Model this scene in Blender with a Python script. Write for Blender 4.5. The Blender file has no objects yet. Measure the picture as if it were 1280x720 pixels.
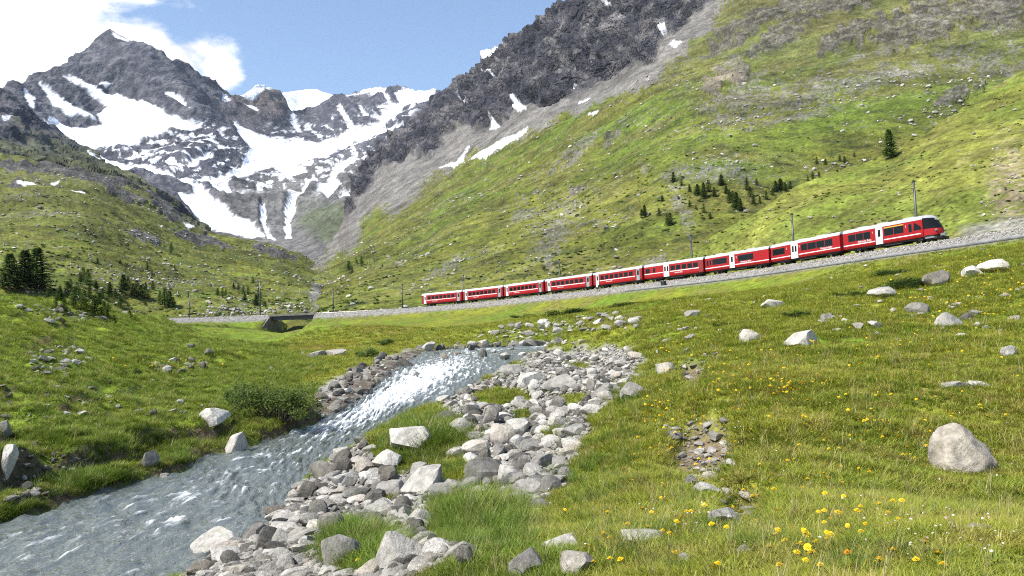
import bpy, bmesh, math, random
import numpy as np
from mathutils import Vector, Matrix, Euler

random.seed(7)
RNG = np.random.default_rng(7)
scene = bpy.context.scene
col = scene.collection

# ---------------------------------------------------------------- camera
F_PX = 1000.0                      # focal length for a 1280 px wide frame
PITCH = math.atan(70.0 / F_PX)
ROLL = math.radians(2.0)
_r0 = np.array([1.0, 0, 0])
_u0 = np.array([0, -math.sin(PITCH), math.cos(PITCH)])
FWD = np.array([0, math.cos(PITCH), math.sin(PITCH)])
RIGHT = math.cos(ROLL) * _r0 - math.sin(ROLL) * _u0
UP = math.sin(ROLL) * _r0 + math.cos(ROLL) * _u0
cam_data = bpy.data.cameras.new('camera')
cam = bpy.data.objects.new('camera', cam_data)
col.objects.link(cam)
cam_data.sensor_width = 36.0
cam_data.lens = 36.0 * F_PX / 1280.0
cam_data.clip_start = 0.1
cam_data.clip_end = 60000.0
M = Matrix.Identity(4)
for i in range(3):
    M[i][0] = RIGHT[i]; M[i][1] = UP[i]; M[i][2] = -FWD[i]
cam.matrix_world = M
scene.camera = cam

# ---------------------------------------------------------------- world, sun, exposure
SUN_EL = math.radians(52)
SUN_AZ = math.atan2(-0.86, -0.50)          # from +Y, clockwise towards +X
sx, sy = math.sin(SUN_AZ) * math.cos(SUN_EL), math.cos(SUN_AZ) * math.cos(SUN_EL)
SUN_DIR = Vector((sx, sy, math.sin(SUN_EL)))
sun_data = bpy.data.lights.new('sun', 'SUN')
sun_data.energy = 5.0
sun_data.angle = math.radians(0.53)
sun_data.color = (1.0, 0.955, 0.88)
sun = bpy.data.objects.new('sun', sun_data)
col.objects.link(sun)
sun.rotation_euler = SUN_DIR.to_track_quat('Z', 'Y').to_euler()
sun.location = (-60, -30, 120)

vs = scene.view_settings
vs.view_transform = 'Standard'
vs.look = 'None'
vs.gamma = 1.0
vs.use_curve_mapping = False
vs.exposure = 0.58
scene.cycles.max_bounces = 6
scene.cycles.transparent_max_bounces = 12
scene.cycles.use_denoising = False
scene.cycles.filter_width = 1.1
scene.cycles.sample_clamp_indirect = 4.0
scene.cycles.caustics_reflective = False
scene.cycles.caustics_refractive = False


def pix_dir(px, py):
    v = (px - 640.0) / F_PX * RIGHT + (360.0 - py) / F_PX * UP + FWD
    return v


def unproj(px, py, d):
    """points at ground distance d (along +Y) seen towards px,py ; arrays welcome"""
    px, py, d = np.broadcast_arrays(np.asarray(px, float), np.asarray(py, float), np.asarray(d, float))
    v = ((px - 640.0) / F_PX)[..., None] * RIGHT + ((360.0 - py) / F_PX)[..., None] * UP + FWD
    return v * (d / v[..., 1])[..., None]


def project(P):
    P = np.asarray(P, float)
    a = P @ RIGHT; b = P @ UP; c = P @ FWD
    c = np.where(c < 1e-3, 1e-3, c)
    return 640 + F_PX * a / c, 360 - F_PX * b / c


def nn(t, kind, **kw):
    n = t.nodes.new(kind)
    for k, v in kw.items():
        setattr(n, k, v)
    return n


def math_node(t, op, a, b=None, clamp=False):
    n = nn(t, 'ShaderNodeMath', operation=op, use_clamp=clamp)
    for i, v in enumerate((a, b)):
        if v is None:
            continue
        if isinstance(v, (int, float)):
            n.inputs[i].default_value = v
        else:
            t.links.new(v, n.inputs[i])
    return n.outputs[0]


world = bpy.data.worlds.new('World')
scene.world = world
world.use_nodes = True
t = world.node_tree
t.nodes.clear()
sky = nn(t, 'ShaderNodeTexSky', sky_type='NISHITA')
sky.sun_disc = False
sky.sun_elevation = SUN_EL
sky.sun_rotation = SUN_AZ
sky.altitude = 300
sky.air_density = 1.0
sky.dust_density = 0.6
sky.ozone_density = 1.3
tc = nn(t, 'ShaderNodeTexCoord')
bgs = nn(t, 'ShaderNodeBackground'); bgs.inputs[1].default_value = 0.15
t.links.new(sky.outputs[0], bgs.inputs[0])
# clouds: fractal noise on the view of the dome, thicker in the bank behind the snow peak
nz = nn(t, 'ShaderNodeTexNoise'); nz.inputs['Scale'].default_value = 7.0
nz.inputs['Detail'].default_value = 9.0; nz.inputs['Roughness'].default_value = 0.6
nz.inputs['Distortion'].default_value = 0.25
mp = nn(t, 'ShaderNodeMapping'); mp.inputs['Scale'].default_value = (1, 1, 1.7)
mp.inputs['Location'].default_value = (0.3, 0.1, 0.2)
t.links.new(tc.outputs['Generated'], mp.inputs[0]); t.links.new(mp.outputs[0], nz.inputs[0])
dens = math_node(t, 'SUBTRACT', nz.outputs[0], 0.67)
for (cx, cy, rad, amp) in [(-60, 20, 170, .5), (10, 50, 110, .45), (75, 30, 60, .38), (110, 75, 70, .35), (175, 65, 52, .36),
                           (230, 78, 40, .33), (275, 90, 34, .36), (395, 112, 30, .16), (430, 130, 22, .16), (-250, 60, 200, .4)]:
    dv = pix_dir(cx, cy); dv = dv / np.linalg.norm(dv)
    dist = nn(t, 'ShaderNodeVectorMath', operation='DISTANCE')
    t.links.new(tc.outputs['Generated'], dist.inputs[0]); dist.inputs[1].default_value = dv
    q = math_node(t, 'DIVIDE', dist.outputs['Value'], rad / F_PX)
    q = math_node(t, 'MULTIPLY', q, q)
    q = math_node(t, 'MULTIPLY', q, -1.0)
    q = math_node(t, 'EXPONENT', q)
    q = math_node(t, 'MULTIPLY', q, amp)
    dens = math_node(t, 'MAXIMUM', dens, math_node(t, 'ADD', q, math_node(t, 'SUBTRACT', math_node(t, 'MULTIPLY', nz.outputs[0], 1.1), 0.72)))
mr = nn(t, 'ShaderNodeMapRange', interpolation_type='SMOOTHSTEP')
mr.inputs['From Min'].default_value = 0.0; mr.inputs['From Max'].default_value = 0.15
t.links.new(dens, mr.inputs['Value'])
nz2 = nn(t, 'ShaderNodeTexNoise'); nz2.inputs['Scale'].default_value = 14.0; nz2.inputs['Detail'].default_value = 5.0
t.links.new(mp.outputs[0], nz2.inputs[0])
crr = nn(t, 'ShaderNodeMapRange'); crr.inputs['From Min'].default_value = .35; crr.inputs['From Max'].default_value = .65
crr.inputs['To Min'].default_value = 0.72; crr.inputs['To Max'].default_value = 1.0
t.links.new(nz2.outputs[0], crr.inputs['Value'])
bgc = nn(t, 'ShaderNodeBackground'); bgc.inputs[0].default_value = (0.97, 0.985, 1.0, 1)
t.links.new(crr.outputs[0], bgc.inputs[1])
mx = nn(t, 'ShaderNodeMixShader')
t.links.new(mr.outputs[0], mx.inputs[0]); t.links.new(bgs.outputs[0], mx.inputs[1]); t.links.new(bgc.outputs[0], mx.inputs[2])
wo = nn(t, 'ShaderNodeOutputWorld'); t.links.new(mx.outputs[0], wo.inputs[0])

# ---------------------------------------------------------------- noise
_perm = np.random.default_rng(3).permutation(256)
_perm = np.concatenate([_perm, _perm])
_g2 = np.array([[math.cos(a), math.sin(a)] for a in np.linspace(0, 2 * math.pi, 16, endpoint=False)])
_g3 = np.random.default_rng(5).normal(size=(32, 3)); _g3 /= np.linalg.norm(_g3, axis=1)[:, None]


def noise2(x, y):
    xi = np.floor(x).astype(int); yi = np.floor(y).astype(int)
    xf = x - xi; yf = y - yi
    u = xf * xf * xf * (xf * (xf * 6 - 15) + 10); v = yf * yf * yf * (yf * (yf * 6 - 15) + 10)
    def g(ix, iy, fx, fy):
        h = _perm[_perm[ix & 255] + (iy & 255)] & 15
        return _g2[h, 0] * fx + _g2[h, 1] * fy
    a = g(xi, yi, xf, yf); b = g(xi + 1, yi, xf - 1, yf)
    c = g(xi, yi + 1, xf, yf - 1); d = g(xi + 1, yi + 1, xf - 1, yf - 1)
    return (a + u * (b - a) + v * ((c + u * (d - c)) - (a + u * (b - a)))) * 1.5


def noise3(P):
    Pi = np.floor(P).astype(int); f = P - Pi
    w = f * f * f * (f * (f * 6 - 15) + 10)
    res = 0
    for dx in (0, 1):
        for dy in (0, 1):
            for dz in (0, 1):
                h = _perm[_perm[_perm[(Pi[..., 0] + dx) & 255] + ((Pi[..., 1] + dy) & 255)] + ((Pi[..., 2] + dz) & 255)] & 31
                g = _g3[h]
                d = g[..., 0] * (f[..., 0] - dx) + g[..., 1] * (f[..., 1] - dy) + g[..., 2] * (f[..., 2] - dz)
                wx = w[..., 0] if dx else 1 - w[..., 0]
                wy = w[..., 1] if dy else 1 - w[..., 1]
                wz = w[..., 2] if dz else 1 - w[..., 2]
                res = res + d * wx * wy * wz
    return res * 1.6


def fbm2(x, y, o=4, gain=.5, lac=2.03):
    s = 0; a = 1.0; n = 0
    for i in range(o):
        s = s + a * noise2(x + 17.3 * i, y - 9.1 * i); n += a; a *= gain; x = x * lac; y = y * lac
    return s / n


def fbm3(P, o=4, gain=.5, lac=2.03):
    s = 0; a = 1.0; n = 0
    for i in range(o):
        s = s + a * noise3(P + 13.7 * i); n += a; a *= gain; P = P * lac
    return s / n


def ridged3(P, o=5, gain=.5, lac=2.1):
    s = 0; a = 1.0; n = 0
    for i in range(o):
        v = 1 - 2.0 * np.abs(noise3(P + 7.9 * i)); s = s + a * v; n += a; a *= gain; P = P * lac
    return s / n


def sstep(a, b, x):
    t_ = np.clip((x - a) / (b - a), 0, 1)
    return t_ * t_ * (3 - 2 * t_)


class RBF:
    """thin plate interpolation through scattered points"""
    def __init__(self, pts, vals, smooth=0.0):
        self.p = np.asarray(pts, float); v = np.asarray(vals, float); n = len(v)
        K = self.k(self.p, self.p) + smooth * np.eye(n)
        A = np.zeros((n + 3, n + 3)); A[:n, :n] = K
        A[:n, n] = 1; A[:n, n + 1:] = self.p; A[n, :n] = 1; A[n + 1:, :n] = self.p.T
        self.w = np.linalg.solve(A, np.concatenate([v, np.zeros(3)]))
    @staticmethod
    def k(a, b):
        d2 = ((a[:, None, :] - b[None, :, :]) ** 2).sum(-1)
        return 0.5 * d2 * np.log(d2 + 1e-12)
    def __call__(self, q):
        q = np.asarray(q, float); sh = q.shape[:-1]; q = q.reshape(-1, 2); out = np.empty(len(q)); n = len(self.p)
        for i in range(0, len(q), 40000):
            qq = q[i:i + 40000]
            out[i:i + 40000] = self.k(qq, self.p) @ self.w[:n] + self.w[n] + qq @ self.w[n + 1:]
        return out.reshape(sh)


def seg_dist(x, y, poly, closed=False):
    """distance to a polyline and parameter (index + fraction) of the nearest point"""
    best = np.full(x.shape, 1e18); bi = np.zeros(x.shape); side = np.zeros(x.shape)
    n = len(poly)
    for i in range(n if closed else n - 1):
        ax, ay = poly[i][0], poly[i][1]; bx, by = poly[(i + 1) % n][0], poly[(i + 1) % n][1]
        dx, dy = bx - ax, by - ay; L = dx * dx + dy * dy + 1e-12
        t_ = np.clip(((x - ax) * dx + (y - ay) * dy) / L, 0, 1)
        d2 = (x - ax - t_ * dx) ** 2 + (y - ay - t_ * dy) ** 2
        m = d2 < best
        best = np.where(m, d2, best); bi = np.where(m, i + t_, bi)
        side = np.where(m, dx * (y - ay) - dy * (x - ax), side)
    return np.sqrt(best), bi, side


def inside(x, y, poly):
    r = np.zeros(x.shape, bool); n = len(poly)
    for i in range(n):
        x1, y1 = poly[i]; x2, y2 = poly[(i + 1) % n]
        if y1 == y2:
            continue
        c = ((y1 > y) != (y2 > y)) & (x < (x2 - x1) * (y - y1) / (y2 - y1) + x1)
        r ^= c
    return r


def psd(x, y, poly):
    """signed distance to a polygon, negative inside"""
    d, _, _ = seg_dist(x, y, poly, True)
    return np.where(inside(x, y, poly), -d, d)


# ---------------------------------------------------------------- mesh + object helpers
def np_mesh(name, V, faces, smooth=True, cols=None, attrs=None):
    me = bpy.data.meshes.new(name)
    V = np.asarray(V, np.float32).reshape(-1, 3)
    faces = np.asarray(faces, np.int32)
    nf, k = faces.shape
    me.vertices.add(len(V)); me.vertices.foreach_set('co', V.ravel())
    me.loops.add(nf * k); me.loops.foreach_set('vertex_index', faces.ravel())
    me.polygons.add(nf); me.polygons.foreach_set('loop_start', np.arange(0, nf * k, k, dtype=np.int32))
    me.polygons.foreach_set('loop_total', np.full(nf, k, np.int32)) if False else None
    if smooth:
        me.polygons.foreach_set('use_smooth', np.ones(nf, bool))
    if cols is not None:
        a = me.color_attributes.new('Col', 'FLOAT_COLOR', 'POINT')
        c = np.ones((len(V), 4), np.float32); c[:, :3] = np.asarray(cols, np.float32).reshape(-1, 3)
        a.data.foreach_set('color', c.ravel())
    for k_, v in (attrs or {}).items():
        a = me.attributes.new(k_, 'FLOAT', 'POINT'); a.data.foreach_set('value', np.asarray(v, np.float32).ravel())
    me.update(calc_edges=True)
    me.validate()
    return me


def grid_faces(R, C, flip=False):
    i = np.arange((R - 1) * C).reshape(R - 1, C)[:, :-1].ravel()
    f = np.stack([i, i + 1, i + C + 1, i + C], 1)
    return f[:, ::-1] if flip else f


def link(name, me, mat=None, parent=None, **props):
    o = bpy.data.objects.new(name, me)
    col.objects.link(o)
    if mat is not None and me is not None and len(me.materials) == 0:
        me.materials.append(mat)
    if parent is not None:
        o.parent = parent
    for k, v in props.items():
        o[k] = v
    return o


def thing(name, label, cat, loc=(0, 0, 0), rot=(0, 0, 0), group=None):
    o = bpy.data.objects.new(name, None)
    col.objects.link(o)
    o.empty_display_size = 0.2
    o.location = loc; o.rotation_euler = rot
    o['label'] = label; o['category'] = cat
    if group:
        o['group'] = group
    return o


class MB:
    """collects simple solids, builds one mesh object"""
    def __init__(self):
        self.v = []; self.f = []
    def add(self, verts, faces):
        b = len(self.v); self.v += [tuple(p) for p in verts]; self.f += [tuple(i + b for i in q) for q in faces]
        return self
    def box(self, x0, x1, y0, y1, z0, z1):
        return self.add([(x0, y0, z0), (x1, y0, z0), (x1, y1, z0), (x0, y1, z0), (x0, y0, z1), (x1, y0, z1), (x1, y1, z1), (x0, y1, z1)],
                        [(3, 2, 1, 0), (4, 5, 6, 7), (0, 1, 5, 4), (1, 2, 6, 5), (2, 3, 7, 6), (3, 0, 4, 7)])
    def tube(self, p0, p1, r0, r1=None, n=8):
        r1 = r0 if r1 is None else r1
        p0 = Vector(p0); p1 = Vector(p1); d = (p1 - p0).normalized()
        a = d.orthogonal().normalized(); b = d.cross(a)
        vs_ = []
        for p, r in ((p0, r0), (p1, r1)):
            for i in range(n):
                an = 2 * math.pi * i / n
                vs_.append(p + a * (r * math.cos(an)) + b * (r * math.sin(an)))
        fs = [(i, (i + 1) % n, n + (i + 1) % n, n + i) for i in range(n)] + [tuple(range(n))[::-1], tuple(range(n, 2 * n))]
        return self.add(vs_, fs)
    def prism_x(self, prof, x0, x1):
        """profile of (y,z) points swept along x"""
        n = len(prof)
        vs_ = [(x0, y, z) for y, z in prof] + [(x1, y, z) for y, z in prof]
        fs = [((i + 1) % n, i, n + i, n + (i + 1) % n) for i in range(n)] + [tuple(range(n)), tuple(range(n, 2 * n))[::-1]]
        return self.add(vs_, fs)
    def mesh(self, name, bevel=0.0, smooth=False):
        bm = bmesh.new()
        vv = [bm.verts.new(p) for p in self.v]
        for q in self.f:
            try:
                bm.faces.new([vv[i] for i in q])
            except ValueError:
                pass
        bmesh.ops.recalc_face_normals(bm, faces=bm.faces)
        if bevel > 0:
            bmesh.ops.bevel(bm, geom=bm.edges[:], offset=bevel, segments=1, affect='EDGES')
        me = bpy.data.meshes.new(name); bm.to_mesh(me); bm.free()
        if smooth:
            me.polygons.foreach_set('use_smooth', np.ones(len(me.polygons), bool))
        return me
    def build(self, name, mat, parent=None, bevel=0.0, smooth=False, **props):
        return link(name, self.mesh(name, bevel, smooth), mat, parent, **props)


# ---------------------------------------------------------------- materials
def new_mat(name):
    m = bpy.data.materials.new(name); m.use_nodes = True
    t_ = m.node_tree; t_.nodes.clear()
    out = nn(t_, 'ShaderNodeOutputMaterial'); b = nn(t_, 'ShaderNodeBsdfPrincipled')
    t_.links.new(b.outputs[0], out.inputs[0])
    return m, t_, b, out


def tex_noise(t_, scale, detail=4, rough=.55, vec=None, dist=0.0):
    n = nn(t_, 'ShaderNodeTexNoise'); n.inputs['Scale'].default_value = scale; n.inputs['Detail'].default_value = detail
    n.inputs['Roughness'].default_value = rough; n.inputs['Distortion'].default_value = dist
    if vec is not None:
        t_.links.new(vec, n.inputs['Vector'])
    return n.outputs[0]


def ramp(t_, fac, stops):
    r = nn(t_, 'ShaderNodeValToRGB')
    e = r.color_ramp.elements
    while len(e) < len(stops):
        e.new(0.5)
    for i, (p, c) in enumerate(stops):
        e[i].position = p
        e[i].color = (c, c, c, 1) if isinstance(c, (int, float)) else (*c, 1)
    t_.links.new(fac, r.inputs[0])
    return r.outputs[0]


def mixc(t_, fac, a, b, mode='MIX'):
    m = nn(t_, 'ShaderNodeMix', data_type='RGBA', blend_type=mode)
    for s, v in ((m.inputs[0], fac), (m.inputs[6], a), (m.inputs[7], b)):
        if isinstance(v, (int, float)):
            s.default_value = v
        elif isinstance(v, tuple):
            s.default_value = (*v, 1)
        else:
            t_.links.new(v, s)
    return m.outputs[2]


def bump(t_, b, h, strength, dist):
    n = nn(t_, 'ShaderNodeBump'); n.inputs['Strength'].default_value = strength; n.inputs['Distance'].default_value = dist
    t_.links.new(h, n.inputs['Height']); t_.links.new(n.outputs[0], b.inputs['Normal'])


def terrain_mat(name, scales, bump_scale, bump_dist, var=(.55, 1.4), rocky=16.0):
    """colour from the mesh's own ground-cover attribute, broken up by noise, with fine relief"""
    m, t_, b, out = new_mat(name)
    at = nn(t_, 'ShaderNodeAttribute', attribute_name='Col')
    pos = nn(t_, 'ShaderNodeNewGeometry').outputs['Position']
    c = at.outputs['Color']
    for s in scales:
        n = tex_noise(t_, s, 3, .6, pos)
        c = mixc(t_, 1.0, c, ramp(t_, n, [(.28, var[0]), (.5, 1.0), (.74, var[1])]), 'MULTIPLY')
    t_.links.new(c, b.inputs['Base Color'])
    b.inputs['Roughness'].default_value = .95
    b.inputs['Specular IOR Level'].default_value = .12
    rk = nn(t_, 'ShaderNodeAttribute', attribute_name='rk').outputs['Fac']
    fine = tex_noise(t_, bump_scale, 3, .65, pos)
    big = math_node(t_, 'ABSOLUTE', math_node(t_, 'SUBTRACT', tex_noise(t_, bump_scale * .16, 4, .62, pos, .5), .5))
    hgt = math_node(t_, 'SUBTRACT', fine, math_node(t_, 'MULTIPLY', math_node(t_, 'MULTIPLY', big, rk), rocky))
    bump(t_, b, hgt, 1.0, bump_dist)
    return m


def plain_mat(name, color, rough=.6, metal=0.0, spec=.5, noise=None, bumpv=None, var=.2, coat=0.0):
    m, t_, b, out = new_mat(name)
    if noise:
        tcn = nn(t_, 'ShaderNodeTexCoord')
        n = tex_noise(t_, noise, 4, .6, tcn.outputs['Object'])
        c = mixc(t_, 1.0, tuple(color), ramp(t_, n, [(.3, 1 - var), (.7, 1 + var)]), 'MULTIPLY')
        t_.links.new(c, b.inputs['Base Color'])
        if bumpv:
            bump(t_, b, n, 1.0, bumpv)
    else:
        b.inputs['Base Color'].default_value = (*color, 1)
    b.inputs['Roughness'].default_value = rough
    b.inputs['Metallic'].default_value = metal
    b.inputs['Specular IOR Level'].default_value = spec
    if coat:
        b.inputs['Coat Weight'].default_value = coat; b.inputs['Coat Roughness'].default_value = .1
    return m


def rock_mat(name, c0, c1, lichen=(.30, .30, .22)):
    m, t_, b, out = new_mat(name)
    tcn = nn(t_, 'ShaderNodeTexCoord'); oi = nn(t_, 'ShaderNodeObjectInfo')
    add = nn(t_, 'ShaderNodeVectorMath', operation='ADD')
    t_.links.new(tcn.outputs['Object'], add.inputs[0]); t_.links.new(oi.outputs['Location'], add.inputs[1])
    v = add.outputs[0]
    n1 = tex_noise(t_, 1.6, 5, .65, v, .4)
    c = ramp(t_, n1, [(.3, c0), (.55, tuple((a + d) / 2 for a, d in zip(c0, c1))), (.72, c1)])
    n2 = tex_noise(t_, 9.0, 4, .7, v)
    c = mixc(t_, 1.0, c, ramp(t_, n2, [(.3, .62), (.5, 1.0), (.7, 1.22)]), 'MULTIPLY')
    n4 = tex_noise(t_, 3.1, 4, .6, v)
    c = mixc(t_, ramp(t_, n4, [(.56, 0.0), (.66, .55)]), c, lichen)
    hs = nn(t_, 'ShaderNodeHueSaturation')
    mr_ = nn(t_, 'ShaderNodeMapRange'); mr_.inputs['To Min'].default_value = .48; mr_.inputs['To Max'].default_value = 1.15
    t_.links.new(oi.outputs['Random'], mr_.inputs[0]); t_.links.new(mr_.outputs[0], hs.inputs['Value'])
    t_.links.new(c, hs.inputs['Color'])
    wn = nn(t_, 'ShaderNodeTexWhiteNoise', noise_dimensions='1D'); t_.links.new(oi.outputs['Random'], wn.inputs['W'])
    warm = mixc(t_, ramp(t_, wn.outputs['Value'], [(.6, 0.0), (1.0, .5)]), (1.0, 1.0, 1.0), (1.10, .96, .80))
    c = mixc(t_, 1.0, hs.outputs[0], warm, 'MULTIPLY')
    t_.links.new(c, b.inputs['Base Color'])
    b.inputs['Roughness'].default_value = .88; b.inputs['Specular IOR Level'].default_value = .25
    bump(t_, b, tex_noise(t_, 7.0, 7, .7, v, .3), .9, .06)
    return m


MAT = {}
MAT['rock'] = rock_mat('pale_granite', (.31, .288, .252), (.64, .605, .54))
MAT['rock_dark'] = rock_mat('dark_wet_stone', (.11, .104, .092), (.30, .28, .24), (.17, .17, .11))
# ================================================================ THE LAND
# ---- railway centre line (plan x, y) in metres, nearest end first
TRACK = np.array([(78, 42), (71, 66), (64.5, 86), (57.4, 105), (51.4, 121), (45.6, 137), (37.8, 152), (28.4, 166), (19.3, 180.4), (8.9, 194),
                  (-1.25, 207.7), (-12.8, 220.4), (-25.5, 231.7), (-40, 241), (-57, 246.5), (-79, 250), (-100, 248), (-121, 241), (-142, 228), (-170, 200)], float)
TRACK_Z = 11.7            # top of rail


def catmull(P, n):
    P = np.asarray(P, float); out = []
    for i in range(len(P) - 1):
        p0 = P[max(i - 1, 0)]; p1 = P[i]; p2 = P[i + 1]; p3 = P[min(i + 2, len(P) - 1)]
        for k in range(n):
            u = k / n
            out.append(.5 * ((2 * p1) + (-p0 + p2) * u + (2 * p0 - 5 * p1 + 4 * p2 - p3) * u * u + (-p0 + 3 * p1 - 3 * p2 + p3) * u ** 3))
    out.append(P[-1])
    return np.array(out)


TRK = catmull(TRACK, 6)
BR_A, BR_B = np.array([-60.5, 247.0]), np.array([-74.5, 249.3])     # bridge abutments

# ---- river: water level falls towards the camera
ZW_D = [0, 9, 14, 18, 26, 32, 40, 48, 58, 72, 95]
ZW_Z = [-3.75, -3.6, -3.5, -3.4, -3.05, -2.75, -1.95, -1.28, -.78, -.28, .2]


def zw(d):
    return np.interp(d, ZW_D, ZW_Z)


def river_pt(px, py):
    lo, hi = 4.0, 95.0
    for _ in range(50):
        m = (lo + hi) / 2
        if unproj(px, py, m)[2] > zw(m): lo = m
        else: hi = m
    p = unproj(px, py, lo)
    return p[:2]


LEFT_PX = [(-260, 745), (-120, 690), (0, 655), (60, 637), (130, 614), (180, 601), (225, 588), (262, 570), (305, 560), (360, 541), (398, 526),
           (424, 513), (448, 499), (466, 484), (484, 469), (502, 456), (520, 446), (534, 439), (560, 436.4), (600, 434.6), (650, 433), (700, 431.6), (760, 430)]
RIGHT_PX = [(-60, 900), (60, 800), (170, 748), (240, 714), (300, 682), (335, 655), (362, 628), (378, 604), (402, 582), (432, 562), (462, 545), (492, 526),
            (522, 511), (562, 497), (592, 480), (622, 464), (650, 450), (664, 441), (690, 437), (725, 434), (770, 431.5)]


def resample(P, n):
    P = np.asarray(P); s = np.concatenate([[0], np.cumsum(np.linalg.norm(np.diff(P, axis=0), axis=1))]); s /= s[-1]
    q = np.linspace(0, 1, n)
    return np.stack([np.interp(q, s, P[:, i]) for i in range(P.shape[1])], 1)


BL = catmull([river_pt(*p) for p in LEFT_PX], 4)
BR = catmull([river_pt(*p) for p in RIGHT_PX], 4)
RIVER = np.concatenate([BL, BR[::-1]])

# ---- ground heights: (px, py, distance) samples of the land, joined by a thin plate
G = [  # right meadow
    (1025, 712, 4.0), (1270, 712, 3.8), (1450, 700, 4.2), (800, 715, 5.0), (640, 715, 6.0), (520, 712, 7.2), (420, 712, 9.0), (320, 712, 11.4), (240, 740, 11.0), (1025, 900, 2.2), (700, 900, 3.2), (300, 900, 6.0), (1500, 900, 2.3),
    (1205, 592, 10.6), (1400, 580, 10.0), (1000, 600, 9.6), (870, 600, 10.2), (760, 610, 11.0), (690, 640, 10.8), (610, 655, 11.5), (500, 650, 13.0), (430, 655, 14.6), (350, 690, 13.0),
    (900, 490, 16.5), (1000, 440, 24), (940, 424, 28), (1190, 405, 29), (1400, 400, 28), (1270, 445, 18.5), (1400, 480, 15), (1170, 352, 47), (1245, 338, 50), (1400, 320, 50), (1100, 372, 43), (960, 384, 50), (830, 412, 43), (820, 450, 31), (860, 520, 15.5), (770, 560, 15.0),
    (760, 396, 64), (660, 408, 88), (560, 420, 92), (470, 428, 90), (700, 420, 66),
    # gravel bar
    (600, 600, 15.5), (535, 605, 17.0), (560, 545, 22.5), (500, 545, 24), (650, 540, 21.5), (690, 500, 29), (640, 480, 36), (735, 462, 42), (700, 442, 57), (660, 436, 72), (740, 500, 24), (590, 500, 33),
    # left bank
    (10, 560, 20.5), (60, 535, 23), (150, 535, 26), (235, 520, 31), (310, 520, 33), (355, 500, 38), (-150, 560, 18), (0, 480, 29), (130, 462, 43), (0, 430, 43), (-200, 430, 38), (200, 432, 66), (300, 442, 66), (380, 470, 50), (430, 445, 68), (400, 430, 95),
    (350, 427, 115), (260, 414, 150), (0, 369, 76), (60, 373, 79), (110, 385, 86), (200, 399, 115), (-150, 350, 75), (60, 400, 60), (150, 420, 68), (-100, 395, 50),
    # foot of the railway bank
    (1200, 321, 92), (1320, 307, 82), (1100, 340, 104), (1000, 356, 120), (900, 369, 140), (800, 378, 158), (700, 387, 175), (600, 392, 205), (500, 397, 225), (440, 400, 236), (1000, 364, 78), (800, 384, 95), (640, 400, 130), (560, 408, 150), (480, 412, 165), (400, 420, 225), (368, 420, 240), (330, 413, 225), (270, 405, 235), (420, 420, 160)]
EXTRA = [(-45, 110, 3.0), (-70, 110, 4.0), (-30, 120, 3.5), (-60, 140, 4.5), (-95, 140, 7), (-90, 180, 7), (-120, 200, 10), (-140, 150, 9), (-66, 262, 7.5), (-70, 285, 8.5), (-40, 275, 9), (10, 270, 9), (-110, 270, 12), (60, 200, 9), (90, 120, 10), (100, 60, 9), (90, 30, 6)]
_gp = [unproj(*g) for g in G] + [np.array(e, float) for e in EXTRA]
_gp = np.array(_gp)


def gcoord(x, y):
    return np.stack([x / (y + 6.0) * 2.0, np.log(np.maximum(y + 6.0, .5))], -1)


GR = RBF(gcoord(_gp[:, 0], _gp[:, 1]), _gp[:, 2], 2e-4)
GRASS_ISLES = [  # (px, py, half width px, half height px) grassy humps on the gravel bar
    (518, 550, 66, 48), (560, 590, 40, 20), (628, 497, 40, 12), (600, 655, 78, 42), (450, 690, 60, 34), (430, 660, 20, 14), (715, 500, 18, 8), (690, 545, 9, 8), (655, 520, 12, 5), (480, 625, 12, 6), (725, 458, 14, 3), (560, 640, 18, 8)]
ISLE_HUMPS = [(530, 552, 21.5, 55, .42), (600, 655, 11.6, 60, .22), (450, 690, 11.5, 50, .15), (565, 592, 18, 34, .2)]
BAR_PX = [(150, 800), (240, 712), (340, 652), (380, 602), (462, 545), (562, 497), (592, 480), (650, 450), (664, 441), (690, 437), (725, 434), (775, 433), (806, 448), (800, 470), (766, 498), (744, 525), (724, 562),
          (704, 608), (664, 648), (610, 690), (520, 720), (430, 800)]


STONY_PX = [(380, 528), (402, 484), (440, 462), (500, 440), (536, 434), (524, 448), (486, 472), (452, 502), (424, 518)]


def barmask(px, py):
    """1 on bare stones, 0 on turf (pixel coords of a ground point)"""
    n = fbm2(px / 26.0, py / 15.0, 3) * 16
    m = np.maximum(sstep(8, -8, psd(px, py, BAR_PX) + n), sstep(5, -5, psd(px, py, STONY_PX) + .4 * n))
    for (cx, cy, a, b) in GRASS_ISLES:
        r = np.sqrt(((px - cx) / a) ** 2 + ((py - cy) / b) ** 2) + .22 * fbm2(px / 14.0 + 9, py / 9.0, 3)
        m = m * sstep(.8, 1.05, r)
    return m


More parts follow.
